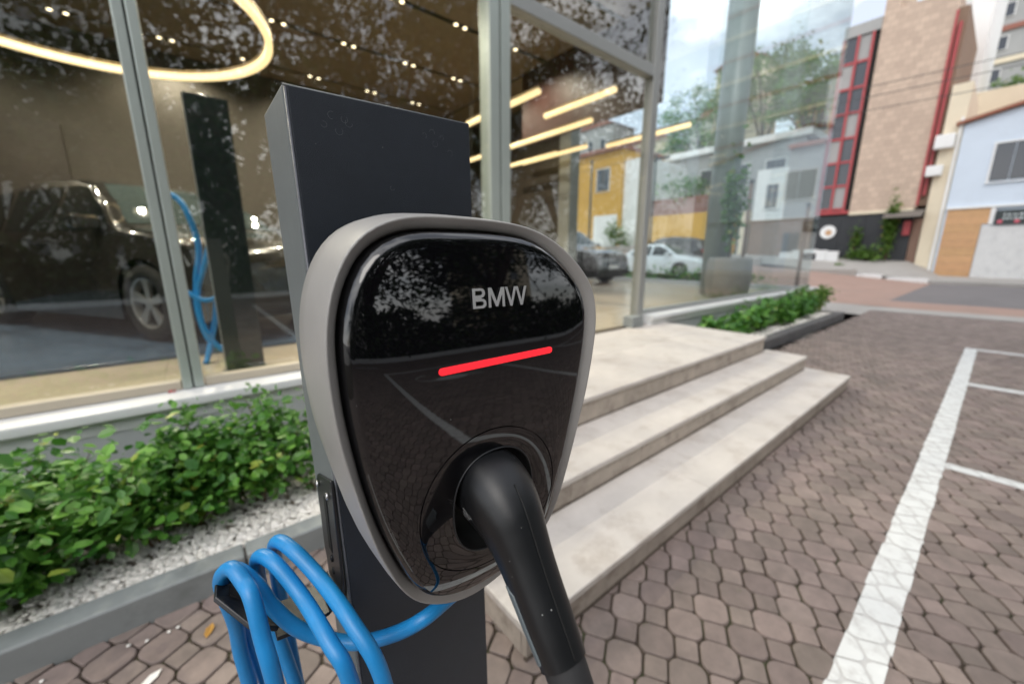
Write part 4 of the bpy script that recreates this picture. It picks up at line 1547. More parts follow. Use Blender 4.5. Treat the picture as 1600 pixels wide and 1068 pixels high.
struct(hills.build('hillside', M['hill'], smooth=True))
for (y, x, w, h0, h1, m, lab) in ((20.5, 47, 4.6, 4, 20.5, 'cream', 'cream hillside house with an arched top window'), (14.0, 50, 3.4, 5, 16.4, 'yellow', 'small yellow hillside house beside the glass annex'),
                                  (11.2, 52, 3.4, 5, 18.2, 'wood', 'orange brick hillside house under a terracotta roof'), (25.5, 52, 5, 4, 17.5, 'whitewall', 'white hillside house behind the yellow one'),
                                  (33, 50, 7, 3, 16, 'cream', 'wide cream hillside house at the back'), (40, 48, 6, 3, 19, 'greywall', 'grey hillside house farthest to the left')):
    hr = empty('hill_house', lab, 'house', (x, y, h0))
    bpart(hr, 'wall', M[m], x, y - w / 2, 0, x + 5, y + w / 2, h1)
    b = MB()
    b.prism([(x - 0.3, y - w / 2 - 0.3, h1), (x - 0.3, y + w / 2 + 0.3, h1), (x - 0.3, y, h1 + w * 0.22)], (5.6, 0, 0))
    o = b.build('roof', M['rooftile'], hr)
    o.location = -V(hr.location)
    for q in range(2):
        window(hr, y - w * 0.3 + q * w * 0.36, y - w * 0.3 + q * w * 0.36 + 0.9, h1 - 3.2, h1 - 1.6, x)

# street posts
for (x, y, h, r, lab) in ((13.6, 5.2, 3.4, 0.055, 'brown street post seen through the glass near the corner'), (13.2, 3.55, 2.6, 0.05, 'short brown post beside the end of the hedge'),
                          (23.5, 19.8, 6.5, 0.09, 'thin dark pole in front of the yellow house'), (24.0, 15.0, 6.4, 0.08, 'thin lamp pole in front of the yellow wall')):
    p = empty('street_post', lab, 'post', (x, y, zt(x, y) - 0.05))
    b = MB()
    b.tube([(0, 0, 0), (0, 0, h)], [r, r * 0.8], 10)
    b.build('pole', M['steel_dark'] if h > 5 else M['door_brown'], p, True)
    b = MB()
    b.lathe((0, 0, h), [(r * 1.3, -0.02), (r * 1.2, 0.06), (0, 0.09)], 10)
    b.build('cap', M['steel_dark'], p)
    if 'lamp' in lab:
        b = MB()
        b.box(-0.1, -0.9, h - 0.25, 0.1, 0.35, h - 0.12)
        b.build('lamp_head', M['steel_dark'], p, bevel=0.03)
for n, (z, y0) in enumerate(((9.0, 0), (9.5, 0), (8.4, 0))):
    b = MB()
    P = [(28.2 + 0.1 * n, -25 + q * 6.5, z + 1.0 * ((q % 6) / 3 - 1) ** 2 * 0.5) for q in range(12)]
    b.tube(spline(P, 4), 0.018, 5)
    tag(b.build('overhead_wire', M['steel_dark']), ('middle overhead wire across the street front', 'topmost overhead wire across the street front', 'lowest overhead wire across the street front')[n], 'wire', 'overhead wires')


# ================================================================== TREES AND PLANTS
def tree(label, loc, H, cr_, nleaf, ls, m, group, trunk_h, tr=0.22, squash=0.75, nl=7, cat='tree'):
    root = empty('tree', label, cat, loc, group)
    b = MB()
    lean = V((R.gauss(0, 0.3), R.gauss(0, 0.3), 0))
    tp = V((0, 0, trunk_h)) + lean
    b.tube(spline([(0, 0, -0.3), (lean.x * 0.2, lean.y * 0.2, trunk_h * 0.5), tp], 5), [tr * (1.25 - 0.05 * i) for i in range(11)], 10)
    clumps = []
    limbs = MB()
    cz = H - cr_ * squash
    for k in range(nl):
        a = 2 * pi * k / nl + R.uniform(-0.4, 0.4)
        rr = cr_ * R.uniform(0.45, 0.8)
        e = V((rr * cos(a), rr * sin(a), cz + cr_ * squash * R.uniform(-0.55, 0.6)))
        mid = tp.lerp(e, 0.5) + V((0, 0, cr_ * 0.14))
        limbs.tube(spline([tp - V((0, 0, 0.2)), mid, e], 4), [tr * 0.55 * (1 - 0.09 * i) for i in range(9)], 6)
        for _ in range(4):
            e2 = e + V((R.gauss(0, 1), R.gauss(0, 1), R.gauss(0, 0.7))) * cr_ * 0.30
            limbs.tube([mid.lerp(e, 0.6), e2], [tr * 0.2, tr * 0.05], 5)
            clumps.append((e2, cr_ * R.uniform(0.16, 0.30)))
        clumps.append((e, cr_ * 0.28))
    for _ in range(int(nl * 2.4)):
        a, u = R.uniform(0, 2 * pi), R.uniform(-1.0, 1)
        q = V((cos(a) * sqrt(max(0, 1 - u * u)), sin(a) * sqrt(max(0, 1 - u * u)), u * squash)) * cr_ * R.uniform(0.65, 0.95)
        clumps.append((V((0, 0, cz)) + q, cr_ * R.uniform(0.15, 0.28)))
    b.build('trunk', M['bark'], root, True)
    limbs.build('limb', M['bark'], root, True)
    fo = MB()
    for _ in range(nleaf):
        c, r = R.choice(clumps)
        p = c + V((R.gauss(0, r * 0.55), R.gauss(0, r * 0.55), R.gauss(0, r * 0.42)))
        add_leaf(fo, p, ls * R.uniform(0.6, 1.35), R.uniform(0, 6.28), R.gauss(0.2, 0.6), R.gauss(0, 0.6), 0.8)
    stuff(fo.build('crown', m, root, fix=False))
    return root


TG = 'shade trees lining the parking lot'
for n, (x, y, H, c, nl_) in enumerate(((-9.0, -12.2, 10.5, 4.6, 11000), (1.6, -11.2, 14.6, 5.4, 15000), (7.4, -12.0, 14.8, 5.4, 15500), (13.0, -11.4, 15.2, 5.4, 15500), (18.8, -12.5, 14.6, 5.2, 12000), (-15.5, -10.5, 11, 5.0, 6000), (24.5, -13.0, 10.0, 4.8, 7000))):
    lab = ('shade tree behind the lot mirrored at the left edge of the window', 'shade tree behind the lot mirrored in the charger face', 'shade tree mirrored right of the charger lettering', 'shade tree mirrored in the door glass',
           'shade tree beyond the lot mirrored in the right hand glass', 'shade tree at the far left behind the lot', 'shade tree at the far right behind the lot')[n]
    tree(lab, (x, y, 0), H, c, nl_, 0.24, M['leaf_tree'], TG, 2.3, 0.25, 1.28, 13)
tree('smaller shade tree behind the lot mirrored in the left window', (-3.9, -13.0, 0), 7.6, 3.4, 6000, 0.24, M['leaf_tree'], TG, 1.6, 0.18, 0.95, 9)
for n, (x0, x1) in enumerate(((-9, -1.5), (-1.3, 6.0), (6.2, 13))):
    root = empty('lot_hedge', ('dark clipped hedge behind the lot, left length', 'dark clipped hedge behind the lot, middle length', 'dark clipped hedge behind the lot, right length')[n], 'hedge', ((x0 + x1) / 2, -9.8, 0), 'hedges behind the lot')
    fo = MB()
    w = (x1 - x0) / 2
    ph = R.uniform(0, 6)
    for _ in range(7500):
        xx = R.uniform(-w, w)
        tp_ = 1.75 + 0.35 * sin(xx * 1.3 + ph) + 0.25 * sin(xx * 3.1 + ph * 2)
        add_leaf(fo, (xx, R.gauss(0, 0.32), R.uniform(0.05, tp_)), 0.16 * R.uniform(0.6, 1.3), R.uniform(0, 6.28), R.gauss(0, 0.7), R.gauss(0, 0.7))
    stuff(fo.build('foliage', M['leaf_tree'], root, fix=False))
for x, y, H, lab in ((-3.5, -25, 9.5, 'distant tree across the back road mirrored at the left'), (1.0, -27, 9.5, 'distant tree across the back road mirrored in the middle'), (-12, -24, 9, 'distant tree across the back road at the far left'), (-18, -27, 9.5, 'distant tree farthest to the left across the back road')):
    tree(lab, (x, y, 0), H, 4.6, 5000, 0.34, M['leaf_tree'], 'trees across the back road', 1.5, 0.22, 0.95, 8)
b = MB()
b.box(-9, -9.12, -0.05, 12.6, -8.96, 0.13)
tag(b.build('lot_kerb', M['wp_white'], bevel=0.02), 'long pale kerb at the back of the parking lot', 'kerb')

# far trees, street side
ST = 'trees behind the street houses'
for x, y, z, H, c, nl_, lab, mm in ((43, 12.6, 6, 11.5, 3.6, 5200, 'green tree rising behind the grey house', 'leaf'), (44, 16.6, 7, 12.5, 4.0, 5200, 'green tree on the hill beside the cream house', 'leaf_lime'),
                                    (47, 24, 6, 13, 4.6, 4200, 'dark green tree on the hill behind the long white house', 'leaf'), (60, 1.9, 4, 14.6, 5.4, 8000, 'bright green tree above the cream wall on the right', 'leaf_lime'),
                                    (58, -4, 4, 13.5, 5.0, 3500, 'green tree behind the white roof block', 'leaf_lime'), (56, 12, 12, 9, 4, 2500, 'tree on the hill top beside the glass annex', 'leaf_tree'), (58, 30, 12, 10, 5, 2500, 'tree on the hill top to the left', 'leaf_tree')):
    tree(lab, (x, y, z), H, c, nl_, 0.30, M[mm], ST, H * 0.35, 0.2, 0.8)


def bush(name, label, c, rx, ry, h, n, ls, m, group=None, cat='plant'):
    root = empty(name, label, cat, c, group)
    st_ = MB()
    for _ in range(6):
        st_.tube([(0, 0, -0.05), (R.gauss(0, rx * .4), R.gauss(0, ry * .4), h * 0.7)], [0.02, 0.006], 5)
    st_.build('stem', M['stem'], root)
    fo = MB()
    cl = [(V((R.uniform(-rx, rx) * .7, R.uniform(-ry, ry) * .7, h * R.uniform(0.3, 0.85))), h * R.uniform(.12, .25)) for _ in range(8)]
    for _ in range(n):
        c_, r = R.choice(cl)
        add_leaf(fo, c_ + V((R.gauss(0, rx * .3), R.gauss(0, ry * .3), R.gauss(0, r))), ls * R.uniform(.6, 1.3), R.uniform(0, 6.28), R.gauss(.2, .5), R.gauss(0, .5))
    stuff(fo.build('foliage', m, root, fix=False))
    return root


bush('climbing_plant', 'tall bright green climber on the black shopfront near the gate', (30.75, 4.25, 0.95), 0.15, 0.35, 2.9, 900, 0.16, M['leaf_lime'])
bush('shopfront_bush', 'low yellow green bush at the foot of the black shopfront', (30.4, 5.0, 0.95), 0.3, 0.9, 0.75, 600, 0.14, M['leaf_lime'])
bush('hanging_plant', 'olive plant against the middle of the black shopfront', (30.85, 5.75, 1.5), 0.1, 0.28, 1.5, 250, 0.13, M['leaf_lime'])
bush('kerb_weed', 'small green weed tuft on the far pavement edge', (28.6, 5.9, 0.45), 0.3, 0.35, 0.35, 160, 0.12, M['leaf_lime'])
bush('garden_bush', 'green bush growing over the red brown railing', (31.8, 17.3, 5.2), 0.8, 2.0, 2.0, 900, 0.22, M['leaf'])
bush('garden_bush', 'yellow green bush beside the white garage door', (29.8, 22.0, 1.2), 0.8, 1.0, 2.6, 800, 0.22, M['leaf_lime'])
bush('pot_plant', 'green plant growing out of the grey brown pot', (8.35, 3.42, FZ + 0.74), 0.2, 0.2, 1.6, 420, 0.12, M['leaf'])
for q, (y, lab) in enumerate(((4.6, 'low plants along the outside of the far glass, first clump'), (6.1, 'low plants outside the far glass below the white saloon'), (7.7, 'low plants outside the far glass, clump nearest the black car'))):
    bush('border_plant', lab, (12.0, y, 0.3), 0.3, 0.8, 0.55, 420, 0.10, M['leaf'], 'border plants outside the far glass')
b = MB()
b.box(11.5, 3.6, -0.1, 12.5, 9.0, 0.34)
tag(b.build('border_bed', M['concrete'], bevel=0.02), 'low raised concrete bed holding the plants outside the far glass', 'planter')
# town behind the trees (mirrored in the glass)
for (x, y, w, d, h, m, lab) in ((26, -42, 9, 8, 15, 'cream', 'beige apartment house mirrored beside the charging post'), (-6, -46, 10, 8, 30, 'whitewall', 'tall white apartment tower mirrored in the left window'),
                                (-24, -40, 12, 8, 12, 'rooftile', 'terracotta coloured house across the back road')):
    r_ = empty('apartment_house', lab, 'building', (x, y, 0))
    bpart(r_, 'wall', M[m], x - w / 2, y - d, -0.5, x + w / 2, y, h)
    bpart(r_, 'roof_edge', M['greywall'], x - w / 2 - 0.2, y - d, h, x + w / 2 + 0.2, y + 0.2, h + 0.4)
    for i in range(int(w // 2.4)):
        for j in range(int(h // 3)):
            bpart(r_, 'window', M['steel_window'], x - w / 2 + 0.8 + i * 2.4, y + 0.003, 1.2 + j * 3, x - w / 2 + 2.0 + i * 2.4, y + 0.05, 2.6 + j * 3)

# ================================================================== CHARGING PEDESTAL
PX0, PX1, PY0, PY1, PZ = 0.090, 0.2965, 0.45, 0.558, 1.4575
ped = empty('charging_pedestal', 'dark charcoal steel pedestal carrying the wall charger and a cable hook', 'pedestal', (0.193, 0.504, 0))
po = V(ped.location)


def ppart(b, name, m, bevel=0, smooth=False, parent=None):
    o = b.build(name, m, parent or ped, smooth, bevel)
    if parent is None:
        o.location = -po
    return o


LEAN = 0.0155      # the post stands a touch out of plumb


def lx(x, z):
    return x + LEAN * (PZ - z) * 1.0


b = MB()
b.hexa([(lx(PX0, 0), PY0 + 0.002, 0), (lx(PX1, 0), PY0 + 0.002, 0), (lx(PX1, 0), PY1, 0), (lx(PX0, 0), PY1, 0), (PX0, PY0 + 0.002, PZ - 0.002), (PX1, PY0 + 0.002, PZ + 0.002), (PX1, PY1, PZ + 0.002), (PX0, PY1, PZ - 0.002)])
ppart(b, 'post_body', M['powder_skylit'], 0.002)
b = MB()
e_ = 0.0042
b.hexa([(lx(PX0, 0) + e_, PY0 - 0.0012, 0), (lx(PX1, 0) - 0.001, PY0 - 0.0012, 0), (lx(PX1, 0) - 0.001, PY0 + 0.0012, 0), (lx(PX0, 0) + e_, PY0 + 0.0012, 0),
        (PX0 + e_, PY0 - 0.0012, PZ - 0.003), (PX1 - 0.001, PY0 - 0.0012, PZ + 0.001), (PX1 - 0.001, PY0 + 0.0012, PZ + 0.001), (PX0 + e_, PY0 + 0.0012, PZ - 0.003)])
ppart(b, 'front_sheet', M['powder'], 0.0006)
b = MB()
b.tube([(lx(PX0, 0) + 0.0028, PY0 + 0.001, 0), (PX0 + 0.0028, PY0 + 0.001, PZ - 0.004)], 0.0016, 8)
ppart(b, 'seam_weld', M['edge'], smooth=True)
b = MB()
b.tube([(PX0 + 0.001, PY0 + 0.0006, PZ - 0.0026), (PX1 - 0.001, PY0 + 0.0006, PZ + 0.0014)], 0.0011, 6)
ppart(b, 'top_edge', M['powder_skylit'], smooth=True)
b = MB()
b.box(0.06, 0.40, 0.001, 0.36, 0.62, 0.012)
ppart(b, 'base_plate', M['hook'], 0.003)
for n, (px_, py_, r) in enumerate(((518, 180, 9), (538, 187, 8), (506, 194, 7), (530, 205, 9), (545, 193, 9), (675, 207, 8), (663, 212, 7), (680, 225, 8), (690, 216, 6), (703, 240, 9), (613, 294, 6))):
    p = atY(px_, py_, PY0 - 0.0012)
    rr = r * 0.00064 * 0.62
    b = MB()
    a0, a1 = R.uniform(0, 6.28), R.uniform(3.2, 5.6)
    b.tube([(p.x + rr * cos(a0 + a1 * q / 16), PY0 - 0.0013, p.z + rr * sin(a0 + a1 * q / 16)) for q in range(17)], 0.00010, 4)
    ppart(b, 'drop_stain', M['powder_skylit'], smooth=True)

# cable hook on the left side of the post
hk = MB()
sx0 = 0.0845
Q = [(0.452, 1.042), (0.520, 1.020), (0.530, 1.008), (0.530, 0.905), (0.522, 0.885), (0.522, 0.868), (0.456, 0.868), (0.449, 0.90), (0.449, 1.036)]
hk.prism([(lx(PX0, 0.95) - 0.0045, y, z) for y, z in Q], (0.004, 0, 0))
hook = ppart(hk, 'cable_hook', M['hook'], 0.0012)
ar = MB()
A0, A1 = V((0.0895, 0.456, 0.872)), V((0.0895, 0.522, 0.872))
path = [(0.092, 0.0, 0.0), (0.078, 0.0, -0.012), (0.055, 0.0, -0.016), (0.02, 0.0, -0.010)]
l0, l1 = [], []
for (x, dy, dz) in path:
    l0.append([(x, 0.462, 0.872 + dz), (x, 0.520, 0.872 + dz), (x, 0.520, 0.867 + dz), (x, 0.462, 0.867 + dz)])
ar.loops(l0, True, True, True)
o = ar.build('hook_arm', M['hook'], hook, bevel=0.001)
tip = MB()
cA, cB, cC, cD = V((-0.027, 0.532, 0.922)), V((-0.031, 0.500, 0.916)), V((-0.003, 0.462, 0.889)), V((0.022, 0.468, 0.864))
cE = V((0.022, 0.522, 0.868))
tip.prism([cA, cB, cC, cD, cE], (0.003, 0.001, 0.0045))
tip.build('hook_tip', M['hook'], hook, bevel=0.0012)
sl = MB()
s0, s1 = cA.lerp(cB, 0.5).lerp(cD.lerp(cE, 0.5), 0.22), cA.lerp(cB, 0.5).lerp(cD.lerp(cE, 0.5), 0.75)
wv = (cE - cD).normalized() * 0.007
sl.prism([s0 - wv, s1 - wv, s1 + wv, s0 + wv], V((0.0034, 0.0011, 0.0051)))
sl.build('tip_slot', M['recess'], hook)
sl = MB()
x_ = lx(PX0, 0.95) - 0.0052
sl.prism([(x_, 0.482, 1.005), (x_, 0.496, 1.000), (x_, 0.496, 0.925), (x_, 0.482, 0.925)], (0.001, 0, 0))
sl.build('plate_slot', M['recess'], hook)
for y, z in ((0.516, 1.008), (0.466, 1.016), (0.489, 0.912), (0.489, 0.893)):
    s_ = MB()
    s_.lathe((lx(PX0, z) - 0.0046, y, z), [(0.0048, 0), (0.0044, -0.0022), (0.0, -0.0028)], 14, 'x')
    s_.build('screw', M['screw'] if z > 1 else M['hook'], hook, True)

# ================================================================== WALL CHARGER
YA = rad(3.5)
CH, CN = V((cos(YA), -sin(YA), 0)), V((-sin(YA), -cos(YA), 0))
CO = V((0.1966, 0.28, 0.0))
CZ0, CRAD = 1.16, 0.80


def cp3(u, z, w):                 # charger surface: bowed from top to bottom
    return CO + CH * u + V((0, 0, z)) + CN * (w - (z - CZ0) ** 2 / (2 * CRAD))


def cg(u, z, w):                  # the glass is flatter than its frame
    return CO + CH * u + V((0, 0, z)) + CN * (w - 0.0022 - (z - 1.11) ** 2 / (2 * 1.9) - max(0.0, 1.055 - z) ** 2 / (2 * 0.42))


IR_R = [.1813, .1827, .1862, .1845, .1808, .1735, .1516, .1340, .1226, .1159, .1129, .1134, .1175, .1260, .1406, .1640, .1745, .1862, .1894]
IR_L = [.1813, .1839, .1905, .1900, .1765, .1594, .1420, .1303, .1219, .1173, .1159, .1172, .1217, .1292, .1408, .1586, .1775, .1868, .1894]
OR_R = [.1910, .1927, .1962, .1970, .1945, .1893, .1695, .1502, .1379, .1306, .1272, .1285, .1342, .1459, .1646, .1890, .2012, .2107, .2179]
OR_L = [.1910, .1945, .2002, .1990, .1855, .1680, .1512, .1383, .1301, .1245, .1222, .1236, .1283, .1377, .1500, .1690, .1905, .2070, .2179]


def rad_at(tabs, t):
    t = ((t + pi) % (2 * pi) - pi) / rad(10)
    right, left = tabs

    def g(k):
        k = (k + 18) % 36 - 18
        return right[k] if k >= 0 else left[-k]
    i = math.floor(t)
    f = t - i
    a, b_, c, d = g(i - 1), g(i), g(i + 1), g(i + 2)
    return 0.5 * ((2 * b_) + (c - a) * f + (2 * a - 5 * b_ + 4 * c - d) * f * f + (3 * b_ - a - 3 * c + d) * f ** 3)


NC = 144


def smooth_tab(tab):
    v = [rad_at(tab, 2 * pi * i / NC) for i in range(NC)]
    for _ in range(4):
        v = [(v[i - 1] + 2 * v[i] + v[(i + 1) % NC]) / 4 for i in range(NC)]
    return v


IRs, ORs = smooth_tab((IR_R, IR_L)), smooth_tab((OR_R, OR_L))


def contour(v, d=0.0):
    """closed outline in (u, z), moved inwards by d"""
    P = [V((v[i] * sin(2 * pi * i / NC), 1.14 + v[i] * cos(2 * pi * i / NC), 0)) for i in range(NC)]
    if d:
        Qq = []
        for i in range(NC):
            t = (P[(i + 1) % NC] - P[i - 1]).normalized()
            nrm = V((-t.y, t.x, 0))
            if nrm.dot(V((0, 1.14, 0)) - P[i]) < 0:
                nrm = -nrm
            Qq.append(P[i] + nrm * d)
        P = Qq
    return P


def ring3(P, w):
    return [cp3(p.x, p.y, w) for p in P]


chg = empty('wall_charger', 'black glossy wall charger with grey rounded frame, red light bar and silver lettering', 'charger', CO + V((0, 0, 1.14)))
co = V(chg.location)


def cpart(b, name, m, bevel=0, smooth=False, parent=None):
    o = b.build(name, m, parent or chg, smooth, bevel)
    if parent is None:
        o.location = -co
    return o


I0, O0 = contour(IRs), contour(ORs)


def mixc(a, b_, t):
    return [p.lerp(q, t) for p, q in zip(a, b_)]


b = MB()
b.loops([ring3(contour(IRs, 0.0018), -0.022), ring3(contour(IRs, 0.0010), -0.010), ring3(contour(IRs, 0.0003), -0.0068), ring3(mixc(I0, O0, 0.04), -0.0056), ring3(mixc(I0, O0, 0.10), -0.0049), ring3(mixc(I0, O0, 0.40), -0.0026), ring3(mixc(I0, O0, 0.74), -0.0004), ring3(mixc(I0, O0, 0.80), 0.0),
         ring3(mixc(I0, O0, 0.90), 0.0002), ring3(mixc(I0, O0, 0.97), -0.0006), ring3(contour(ORs, 0.0), -0.0024), ring3(contour(ORs, -0.0003), -0.0036), ring3(contour(ORs, -0.0028), -0.020), ring3(contour(ORs, -0.0055), -0.050), ring3(contour(ORs, -0.0055), -0.080), ring3(contour(ORs, 0.0005), -0.0845), ring3(contour(ORs, 0.004), -0.0865), ring3(contour(ORs, 0.03), -0.087)])
fr_ = cpart(b, 'frame', M['frame'], smooth=True)
b = MB()
b.loops([ring3(contour(ORs, 0.022), -0.0885), ring3(contour(ORs, 0.026), -0.110)], True, True, True)
b.loops([[CO + CH * u + V((0, 0, z)) + CN * -0.09 for u, z in ((-0.08, 1.03), (0.08, 1.03), (0.08, 1.25), (-0.08, 1.25))], [V((0.1966 - 0.01 + u, 0.4485, z)) for u, z in ((-0.08, 1.03), (0.08, 1.03), (0.08, 1.25), (-0.08, 1.25))]], True, True, True)
cpart(b, 'rear_housing', M['black'])

# glass face with the socket opening
HC, HA, HB = V((0.005, 1.067, 0)), 0.0450, 0.0535
Cc = contour(IRs, 0.0085)


def at_angle(P, c, t):
    d = V((sin(t), cos(t), 0))
    best = None
    n = len(P)
    for i in range(n):
        p, q = P[i] - c, P[(i + 1) % n] - c
        den = d.x * (p.y - q.y) - d.y * (p.x - q.x)
        if abs(den) < 1e-12:
            continue
        s = (p.x * (p.y - q.y) - p.y * (p.x - q.x)) / den
        k = (d.x * p.y - d.y * p.x) / den
        if -1e-6 <= k <= 1 + 1e-6 and s > 0:
            best = c + d * s
    return best


NA = 144
Ti = contour(IRs, 0.0012)
T_ang = [2 * pi * i / NA for i in range(NA)]
out_I = [at_angle(Ti, HC, t) for t in T_ang]
out_C = [at_angle(Cc, HC, t) for t in T_ang]


def ell(a, b_):
    o = []
    for t in T_ang:
        x, y = sin(t), cos(t)
        n_ = 2.3
        k = (abs(x / a) ** n_ + abs(y / b_) ** n_) ** (-1 / n_)
        o.append(HC + V((x * k, y * k, 0)))
    return o


WF = 0.0090
hole = ell(HA, HB)
seamA = [HC + V((sin(t) * 0.0751 - 0.0020, cos(t) * 0.0742, 0)) for t in T_ang]
seamB = [HC + V((sin(t) * 0.0763 - 0.0020, cos(t) * 0.0754, 0)) for t in T_ang]
for S_, tag_ in ((seamA, 0), (seamB, 1)):
    for i, p in enumerate(S_):
        lim = (out_C[i] - HC).length * (0.955 + 0.008 * tag_)
        if (p - HC).length > lim:
            S_[i] = HC + (p - HC).normalized() * lim


def wf(s):
    return WF - 0.0025 * s ** 2


lo = [[cg(p.x, p.y, WF - 0.0022) for p in ell(HA - 0.0004, HB - 0.0004)], [cg(p.x, p.y, WF - 0.0004) for p in hole], [cg(p.x, p.y, WF) for p in ell(HA + 0.0012, HB + 0.0012)]]
lo += [[cg(p.x, p.y, WF) for p in seamA], [cg(p.x, p.y, WF - 0.0016) for p in mixc(seamA, seamB, 0.3)], [cg(p.x, p.y, WF - 0.0016) for p in mixc(seamA, seamB, 0.7)], [cg(p.x, p.y, WF) for p in seamB]]
for k in (0.12, 0.25, 0.4, 0.55, 0.7, 0.82, 0.91, 0.96, 0.99):
    lo.append([cg(p.x, p.y, wf(k)) for p in mixc(seamB, out_C, k)])
lo.append([cg(p.x, p.y, wf(1.0) - 0.0002) for p in out_C])
for k, dw in ((0.08, 0.0005), (0.55, 0.0034), (0.70, 0.0056), (0.78, 0.0085)):
    lo.append([cg(p.x, p.y, wf(1.0) - dw) for p in mixc(out_C, out_I, k)])
lo.append([cp3(p.x, p.y, -0.012) for p in out_I])
b = MB()
b.loops(lo)
face = cpart(b, 'glass_face', M['gloss'], smooth=True)
e = face.modifiers.new('es', 'EDGE_SPLIT')
e.split_angle = rad(28)
b = MB()
b.loops([[cg(p.x, p.y, WF - 0.0005) for p in ell(HA - 0.0006, HB - 0.0006)], [cg(p.x, p.y, -0.02) for p in ell(HA - 0.003, HB - 0.003)], [cg(p.x, p.y, -0.022) for p in ell(0.01, 0.012)]], True, False, True)
cpart(b, 'socket_recess', M['recess'], smooth=True)
b = MB()
b.tube([cg(p.x, p.y, WF + 0.0001) for p in ell(HA + 0.0002, HB + 0.0002)[::2]], 0.0009, 6, closed=True)
cpart(b, 'socket_rim', M['hook'], smooth=True)

# red light bar
b = MB()
z0b, zhb = 1.2048, 0.0031
ub0, ub1 = -0.0480, 0.0762
ls = []
for w_, sh in ((-0.001, 0.0), (0.0006, 0.0), (0.0009, 0.0006)):
    l = []
    hh = zhb - sh
    for q in range(9):
        a = pi / 2 + pi * q / 8
        l.append((ub0 + zhb + hh * cos(a), z0b + hh * sin(a)))
    for q in range(9):
        a = -pi / 2 + pi * q / 8
        l.append((ub1 - zhb + hh * cos(a), z0b + 0.0022 + hh * sin(a)))

    def wloc(u):
        # distance share between the seam circle and the face outline
        return WF - 0.0006 * (abs(u) / 0.07) ** 2
    ls.append([cg(u, z, wloc(u) + w_) for u, z in l])
b.loops(ls, True, False, True)
cpart(b, 'light_bar', M['red_led'])

# lettering on the face
LH = 0.0168
lw = MB()


def lpt(u, z, w_):
    return cg(0.0166 + u * 1.035, 1.2546 + z * 1.02, wf(0.3) + 0.0003 + w_) - co


def lpoly(pts):
    """flat letter piece with a little thickness; pts in millimetres"""
    f = [lpt(x / 1000 - 0.028, y / 1000, 0.0006) for x, y in pts]
    k = [lpt(x / 1000 - 0.028, y / 1000, 0.0) for x, y in pts]
    n = len(lw.v)
    m_ = len(pts)
    lw.v += [tuple(p) for p in f] + [tuple(p) for p in k]
    lw.f.append(tuple(range(n, n + m_)))
    lw.m.append(0)
    for q in range(m_):
        r_ = (q + 1) % m_
        lw.f.append((n + q, n + m_ + q, n + m_ + r_, n + r_))
        lw.m.append(0)


def lband(outer, inner):
    for q in range(len(outer) - 1):
        lpoly([outer[q], outer[q + 1], inner[q + 1], inner[q]])


# B
SW = 2.5
lpoly([(0, 0), (SW, 0), (SW, 16.8), (0, 16.8)])
for y0, y1, xr in ((8.85, 16.8, 12.0), (0.0, 7.95, 12.9)):
    rr = (y1 - y0) / 2
    ri = rr - 2.0
    xc = xr - rr
    xi = xr - 2.5 - ri
    arc = [-pi / 2 + pi * q / 10 for q in range(11)]
    lband([(SW, y0)] + [(xc + rr * cos(a), y0 + rr + rr * sin(a)) for a in arc] + [(SW, y1)], [(SW, y0 + 2.0)] + [(xi + ri * cos(a), y0 + rr + ri * sin(a)) for a in arc] + [(SW, y1 - 2.0)])
lpoly([(SW, 7.95), (8.2, 7.95), (8.2, 8.85), (SW, 8.85)])
# M
o_ = 15.4
lpoly([(o_, 0), (o_ + 2.3, 0), (o_ + 2.3, 16.8), (o_, 16.8)])
lpoly([(o_ + 14.1, 0), (o_ + 16.4, 0), (o_ + 16.4, 16.8), (o_ + 14.1, 16.8)])
lpoly([(o_ + 2.3, 16.8), (o_ + 2.3, 11.6), (o_ + 7.2, 0.6), (o_ + 8.2, 0.6), (o_ + 8.2, 4.6), (o_ + 3.2, 16.8)])
lpoly([(o_ + 14.1, 16.8), (o_ + 13.2, 16.8), (o_ + 8.2, 4.6), (o_ + 8.2, 0.6), (o_ + 9.2, 0.6), (o_ + 14.1, 11.6)])
# W
o_ = 32.8
lpoly([(o_, 16.8), (o_ + 4.9, 0), (o_ + 7.0, 0), (o_ + 6.05, 4.0), (o_ + 2.3, 16.8)])
lpoly([(o_ + 7.0, 0), (o_ + 11.6, 15.4), (o_ + 10.6, 16.8), (o_ + 9.6, 16.8), (o_ + 6.05, 4.0)])
lpoly([(o_ + 11.6, 15.4), (o_ + 16.2, 0), (o_ + 17.15, 4.0), (o_ + 13.6, 16.8), (o_ + 12.6, 16.8)])
lpoly([(o_ + 16.2, 0), (o_ + 18.3, 0), (o_ + 23.2, 16.8), (o_ + 20.9, 16.8), (o_ + 17.15, 4.0)])
lpoly([(o_ + 10.6, 16.8), (o_ + 11.6, 15.4), (o_ + 12.6, 16.8)])
lt = lw.build('lettering', M['letter'], chg, fix=False)

# ================================================================== CHARGING PLUG (in the socket)
plug = empty('charging_plug', 'black angled charging plug pushed into the charger socket', 'plug', CO + V((0, 0, 1.07)) + CN * 0.03)
qo = V(plug.location)
PU = 0.0005
spine = [(-0.018, 1.083, .0320, .0340), (0.006, 1.0830, .0335, .0360), (0.022, 1.0780, .0325, .0345), (0.036, 1.0690, .0295, .0312), (0.048, 1.0570, .0262, .0276), (0.060, 1.0430, .0236, .0246), (0.074, 1.0260, .0220, .0224), (0.090, 1.0070, .0209, .0206), (0.099, 0.9965, .0201, .0196), (0.106, 0.9880, .0194, .0188), (0.1115, 0.9813, .0189, .0183)]


